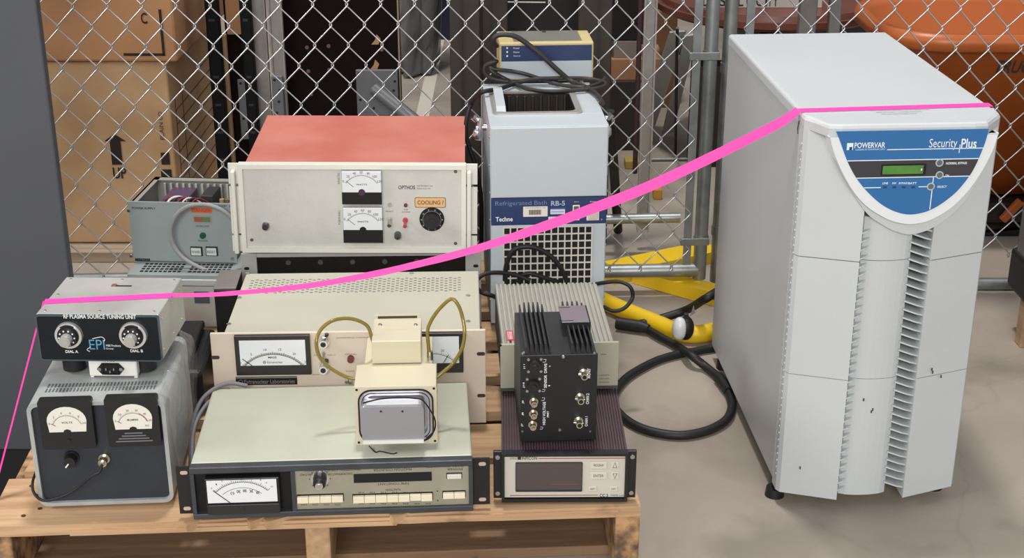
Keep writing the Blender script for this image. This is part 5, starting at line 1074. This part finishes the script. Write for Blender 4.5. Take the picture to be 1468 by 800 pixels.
for a, b_, c, d_, lab in ((372, 393, 0, 400, 'aluminium channel standing beside the narrow grey plate'), (397, 416, 0, 400, 'aluminium channel standing against the left edge of the dark brown panel')):
    d, w_, h_ = bg('aluminium_channel', lab, 'metal channel', a, b_, c, d_, 3.50, .004, alum, 1.3); MB().box(0, .004, -.012, 0, 0, h_).box(w_ - .004, w_, -.012, 0, 0, h_).build('flange', alum, d)
d, w_, h_ = bg('drilled_panel', 'large dark brown panel with drilled holes, behind the fence above the red-topped unit', 'panel', 408, 577, 0, 400, 3.62, .03, dkbr, 1.3)
for px, py in ((440, 68), (471, 66), (442, 102), (472, 100), (446, 135), (547, 71)): p = d.at(px, py, y=0); MB().cyl((p.x, -.001, p.z), (p.x, .001, p.z), .005, n=12, m=0).build('drilled_hole', mat('hole_tan', (112, 84, 72), .6), d)
for px, py in ((539, 57), (537, 93)): p = d.at(px, py, y=0); MB().prism([(p.x - .012, p.z - .012), (p.x + .006, p.z - .012), (p.x + .012, p.z + .002), (p.x + .002, p.z + .014), (p.x - .002, p.z)], -.001, .001).build('torn_hole', mat('torn_tan', (176, 140, 96), .7), d)
MB().box(w_ - .004, w_, -.002, .03, 0, h_).build('light_edge', mat('beige_edge', (150, 132, 112), .6), d)
for a, b_, c, e2, Yy, lab in ((511, 571, 100, 166, 3.58, 'square grey metal plate with bolt holes, against the dark brown panel'), (343, 365, 114, 200, 3.47, 'narrow grey metal plate with bolt holes beside the left black post'), (391, 407, 109, 190, 3.46, 'narrow grey metal plate between the two aluminium channels')):
    d, w_, h_ = bg('mounting_plate', lab, 'metal plate', a, b_, c, e2, Yy, .008, pgr, bev=.002); k = MB()
    for x, z in ((.008, h_ - .01), (w_ - .010, h_ - .008), (.009, h_ * .35), (w_ - .012, h_ * .55), (w_ * .4, .02), (w_ - .008, h_ * .75)): k.cyl((x, -.0008, z), (x, .001, z), .0035, n=10)
    k.build('bolt_holes', dblack, d)
    if a == 391: continue
tag(MB().tube([P(538, 128, Y=3.52), P(600, 178, Y=3.42), P(640, 210, Y=3.36)], .017, 16).build('grey_pipe', mat('grey_pvc', (92, 94, 98), .4)), 'dark grey pipe leaning in front of the square grey plate', 'pipe')
wr = Dev('wrapped_bundle', 'grey bundle in plastic film leaning behind the fence, right of the dark brown panel', 'bundle', tuple(P(604, 96, Z=.03)), 0)
k = MB(); n_ = 14
base = Vector((0, 0, 0)); prof = []
k.add([((-.11 + .15 * i / 6 + .012 * j + .012 * math.sin(i * 2.1 + j)) * (1 - .12 * (j == 0)), .03 * math.sin(i * 1.9 + j * .7) - .05 * math.sin(math.pi * i / 6), -.02 + j * .09) for j in range(8) for i in range(7)] + [(.06, .22, -.02), (.09, .22, .62), (-.06, .22, .62), (-.07, .22, -.02)],
      [(j * 7 + i, j * 7 + i + 1, j * 7 + i + 8, j * 7 + i + 7) for j in range(7) for i in range(6)] + [(6, 56, 57, 55), (0, 49, 58, 59), (56, 59, 58, 57)], 0, True)
k.build('wrapping', mat('smoky_film', (96, 96, 100), .18, 0, .3, 12, .8, 25), wr)
bg('blue_drum', 'dark navy drum mostly hidden behind the wrapped bundle', 'drum', 620, 660, 0, 200, 5.8, .2, mat('navy_drum', (18, 26, 52), .5), .9)
st = P(600, 120, Y=4.6); struct(MB().box(st.x - .015, st.x + .03, 3.4, 6.0, .0002, .0012).build('trim_1', mat('floor_line', (206, 200, 186), .6)))
for a, b_, lab, dz in ((648, 690, 'wide umber steel upright left of the cream control head', 0), (692, 728, 'umber steel upright directly left of the cream control head', .05)):
    d, w_, h_ = bg('steel_upright', lab, 'post', a, b_, 0, 520, 3.40 + dz, .05, umb, 1.35); MB().box(w_ * .35, w_ * .42, -.004, .001, 0, h_).build('rib', mat('umber_dark', (40, 36, 33), .6), d)
d, w_, h_ = bg('steel_upright', 'umber steel upright between the control head and the black crate', 'post', 826, 872, 0, 520, 3.42, .05, umb, 1.35); MB().box(w_ * .55, w_ * .62, -.004, .001, 0, h_).build('rib', MATS['umber_dark'], d)
bg('black_crate', 'black equipment crate seen through the fence above the cream control head', 'crate', 726, 828, 0, 450, 3.75, .4, mat('crate_black', (9, 9, 11), .5), 1.3)
tag(MB().tube([P(724, 3, Y=3.749), P(782, 3.5, Y=3.749)], .0018, 8).build('white_rod', mat('pale_rod', (190, 190, 186), .4)), 'thin pale rod crossing the front of the black crate', 'rod')
bg('black_crate', 'black crate behind the fence, right of the umber upright', 'crate', 868, 916, -40, 58, 4.28, .2, MATS['crate_black'])
bg('foam_block', 'dirty white block under the black crate, right of the umber upright', 'block', 880, 916, 58.5, 84, 4.28, .1, mat('dirty_white', (140, 130, 122), .7))
bg('cardboard_box', 'small brown cardboard box on the far side of the fence, beside the tall aluminium channel', 'box', 872, 952, 84.5, 116, 4.27, .2, card2)
bg('dark_bench', 'dark brown low bench under the small cardboard box', 'bench', 868, 914, 116.5, 400, 4.25, .25, mat('bench_dark', (46, 38, 34), .6))
bg('tan_carton', 'tan carton under the round brown table top', 'box', 934, 966, 16, 300, 4.75, .2, mat('tan_carton', (128, 92, 58), .8))
d, w_, h_ = bg('aluminium_channel', 'tall aluminium channel left of the fence end', 'metal channel', 918, 936, 0, 330, 3.40, .004, alum, 1.3); MB().box(0, .004, -.016, 0, 0, h_).box(w_ - .004, w_, -.016, 0, 0, h_).build('flange', alum, d)
bg('maroon_bar', 'thin maroon bar standing by the tall aluminium channel', 'bar', 911, 918, 0, 250, 3.45, .01, mat('maroon_bar', (62, 34, 38), .5), 1.3)
tag(MB().tube([P(971, 40, Y=3.9), P(968, 222, Z=0)], .0045, 10).build('black_rod', black), 'thin black rod standing behind the end of the left fence mesh', 'rod')
tag(MB().tube([P(874, 160, Y=3.28), P(880, 240, Y=3.32), P(886, 330, Z=.012)], .012, 12).build('black_hose', rubber), 'black hose hanging behind the fence, right of the refrigerated bath', 'hose')
k = MB(); a = P(972, 45, Y=4.1); b_ = P(925, 190, Z=.01); k.strip([a, b_], Vector((1, 0, .3)), .05, .006); tag(k.build('angled_brace', mat('brace_grey', (168, 164, 160), .5, 0)), 'flat grey brace leaning left below the round table top', 'brace')
tag(MB().strip([P(990, 50, Y=4.05), P(957, 190, Z=.01)], Vector((1, 0, .3)), .035, .006).build('angled_brace', MATS['brace_grey']), 'flat grey brace leaning nearest the stretcher bar of the fence', 'brace')
tb_ = Dev('round_table_top', 'round reddish-brown table top lying high behind the fence', 'table top', (P(1105, 0, Y=4.30).x, 4.25, .459), 0)
rb = mat('red_brown_wood', (112, 64, 52), .4, 0, .1, 10); k = MB(); k.cyl((0, .05, -.035), (0, .05, -.022), .315, .335, 64).cyl((0, .05, -.022), (0, .05, -.004), .345, .345, 64).cyl((0, .05, -.004), (0, .05, .012), .33, .325, 64); k.build('top', rb, tb_)
MB().cyl((0, .05, -.30), (0, .05, -.035), .03, .03, 20).cyl((0, .05, -tb_.e.location.z), (0, .05, -.30), .05, .03, 20).build('pedestal', black, tb_)
lb = Dev('paper_sign', 'white paper sign with black capitals standing on the round table top', 'sign', tuple(P(1004, 11, Y=4.10)[:2]) + (.472,), 0)
q = lb.at(1178, 11, y=0); k = MB(); k.box(0, q.x, 0, .002, 0, .07)
MB_ = k.build('sheet', mat('paper_white', (196, 190, 184), .7), lb)
k = MB()
for t, a_, b2 in (('D', 1008, 1017), ('I', 1021, 1023), ('S', 1031, 1041), ('P', 1046, 1054), ('L', 1058, 1066), ('O', 1070, 1078), ('C', 1084, 1093), ('I', 1097, 1100), ('T', 1101, 1107), ('Y', 1108, 1116)): x0, x1, z0, z1 = lb.rect(a_, -6, b2, 9, 0); k.text(t, x0, x1, z0, z1, -.0004, bold=True)
k.build('lettering', ink, lb)
for a_, b2, lab in ((1136, 1160, 'first grey square post behind the top of the pale cabinet'), (1178, 1194, 'second grey square post behind the top of the pale cabinet')): bg('square_post', lab, 'post', a_, b2, 0, 330, 3.46, .03, mat('post_grey', (120, 116, 112), .5, .3, .2, 20), 1.35)
tag(MB().tube([P(700, 318, Y=3.36), P(975, 312, Y=3.36)], .0125, 12).build('cross_bar', galv), 'horizontal silver bar crossing behind the lower part of the fence', 'bar')
tag(MB().tube([P(905, 229, Z=.006), P(985, 228, Z=.006)], .005, 8).build('thin_cross_bar', galv), 'thin silver bar behind the fence near the yellow block', 'bar')
bg('yellow_block', 'small yellow and brown block behind the fence beside the aluminium channel', 'block', 896, 922, 231, 260, 4.06, .05, mat('mustard', (176, 146, 70), .6))
bg('yellow_block', 'small orange-yellow block on the floor right of the tall aluminium channel', 'block', 937, 949, 272, 300, 3.78, .05, mat('amber_block', (190, 140, 50), .6))
bg('dark_machine', 'dark machine body behind the twin posts', 'machine', 988, 1062, 95, 400, 4.08, .08, mat('machine_dark', (48, 38, 36), .6, 0, .3, 12)); bg('green_bracket', 'small dark green bracket behind the end of the left fence mesh', 'bracket', 974, 992, 58, 80, 4.19, .03, mat('dark_green', (20, 48, 44), .5))
bg('dark_cabinet', 'dark cabinet behind the grey square posts', 'cabinet', 1060, 1262, -20, 400, 5.1, .4, mat('cab_dark', (24, 20, 20), .6), .9)
bg('dark_cabinet', 'wide dark cabinet far behind the umber uprights', 'cabinet', 690, 930, -20, 400, 5.1, .4, MATS['cab_dark'], 1.0)
# orange tub
Tb = Dev('orange_tub', 'big orange plastic tub lettered TRU, behind the fence at the right', 'tub', tuple(P(1600, 50, Y=3.40)), R(0))
zr = Tb.e.location.z; org_ = mat('orange_plastic', (176, 92, 38), .38, 0, .06, 5)
def rr(x, y, r, n=8): return rrect(-x, x, -y, y, r, n)
tx = Tb.at(1247, 20, z=0).x; hx = -tx; hy = .245
secs = [(hx - .006, hy - .008, .16, -.040), (hx + .012, hy + .012, .17, -.040), (hx + .016, hy + .016, .17, -.02), (hx + .010, hy + .010, .17, 0), (hx - .010, hy - .010, .165, .0), (hx - .022, hy - .022, .16, -.015), (hx - .12, hy - .10, .13, -.42), ]
out = [(hx - .13, hy - .09, .13, -.44)] + secs
vv = []; n_ = None
order = [(hx - .155, hy - .115, .12, -.44)] + [(hx - .010, hy - .014, .16, -.045)] + secs[1:6] + [(hx - .17, hy - .13, .12, -.425)]
for x, y, r, z in order:
    p_ = rr(x, y, r); n_ = len(p_); vv += [(a, b2 + hy, z) for a, b2 in p_]
fs = [(k_ * n_ + i, k_ * n_ + (i + 1) % n_, (k_ + 1) * n_ + (i + 1) % n_, (k_ + 1) * n_ + i) for k_ in range(len(order) - 1) for i in range(n_)] + [tuple(range(n_ - 1, -1, -1)), tuple((len(order) - 1) * n_ + i for i in range(n_))]
k = MB(); k.add(vv, fs, 0, True); k.build('tub_shell', org_, Tb)
k = MB(); yy = .035; x0, x1, z0, z1 = Tb.rect(1424, 85, 1490, 104, yy)
vs2, fs2, a_, b2, c_, d_ = text_mesh('TRUCK', True); sl_ = lambda v: ((v.x - a_) / (b2 - a_), (v.y - c_) / (d_ - c_))
def tuby(z): t = (-.045 - z) / (.44 - .045); return -(hy - .014) + t * (.101) + hy - .0012
k.add([(x0 + u * (x1 - x0) + (v - .5) * .006, tuby(z0 + v * (z1 - z0)), z0 + v * (z1 - z0)) for u, v in map(sl_, vs2)], fs2); k.build('lettering', ink, Tb)
fr = MB(); fr.box(-hx + .1, hx - .1, .06, 2 * hy - .06, -.50, -.445, .005); fr.build('base_frame', black, Tb)
for x in (-hx + .17, hx - .17):
    for y in (.12, 2 * hy - .12): r__ = (zr - .5) / 2; MB().cyl((x - .015, y, -zr + .045), (x + .015, y, -zr + .045), .045, n=24).box(x - .02, x + .02, y - .015, y + .015, -zr + .045, -.5).build('caster', rubber, Tb)
tag(MB().box(-.010, .010, -.008, .008, -.034, .034, .003, M=Matrix.Translation(P(1450, 302, Y=3.45)) @ Matrix.Rotation(R(38), 4, 'Y')).build('orange_bar', org_), 'small orange bar leaning under the tub at the right', 'bar')
tag(MB().box(-.09, .09, -.012, .012, -.035, .02, .004, M=Matrix.Translation(P(1450, 338, Y=3.50)) @ Matrix.Rotation(R(-6), 4, 'Y')).build('black_bar', black), 'black bar lying under the orange tub at the right', 'bar')
# wrapped load at the right edge
Wl = Dev('wrapped_load', 'dark load wrapped in clear film on a low skid, cut off by the right edge', 'load', (1.088, 2.60, 0), R(1))
MB().box(.006, .5, 0, .31, .09, .56, .02, seg=3).build('film_wrapped_body', mat('grey_wrap', (104, 102, 100), .2, 0, .35, 10, .9, 22), Wl); MB().box(.0, .5, -.004, .315, .10, .19, .01).build('black_base', rubber, Wl)
MB().box(.004, .5, .01, .04, .0, .10).box(.004, .5, .20, .23, .0, .10).build('skid_runner', wb, Wl); MB().box(-.006, .5, -.006, .03, .012, .03).build('red_strap', mat('dark_red_strap', (92, 40, 44), .5), Wl)
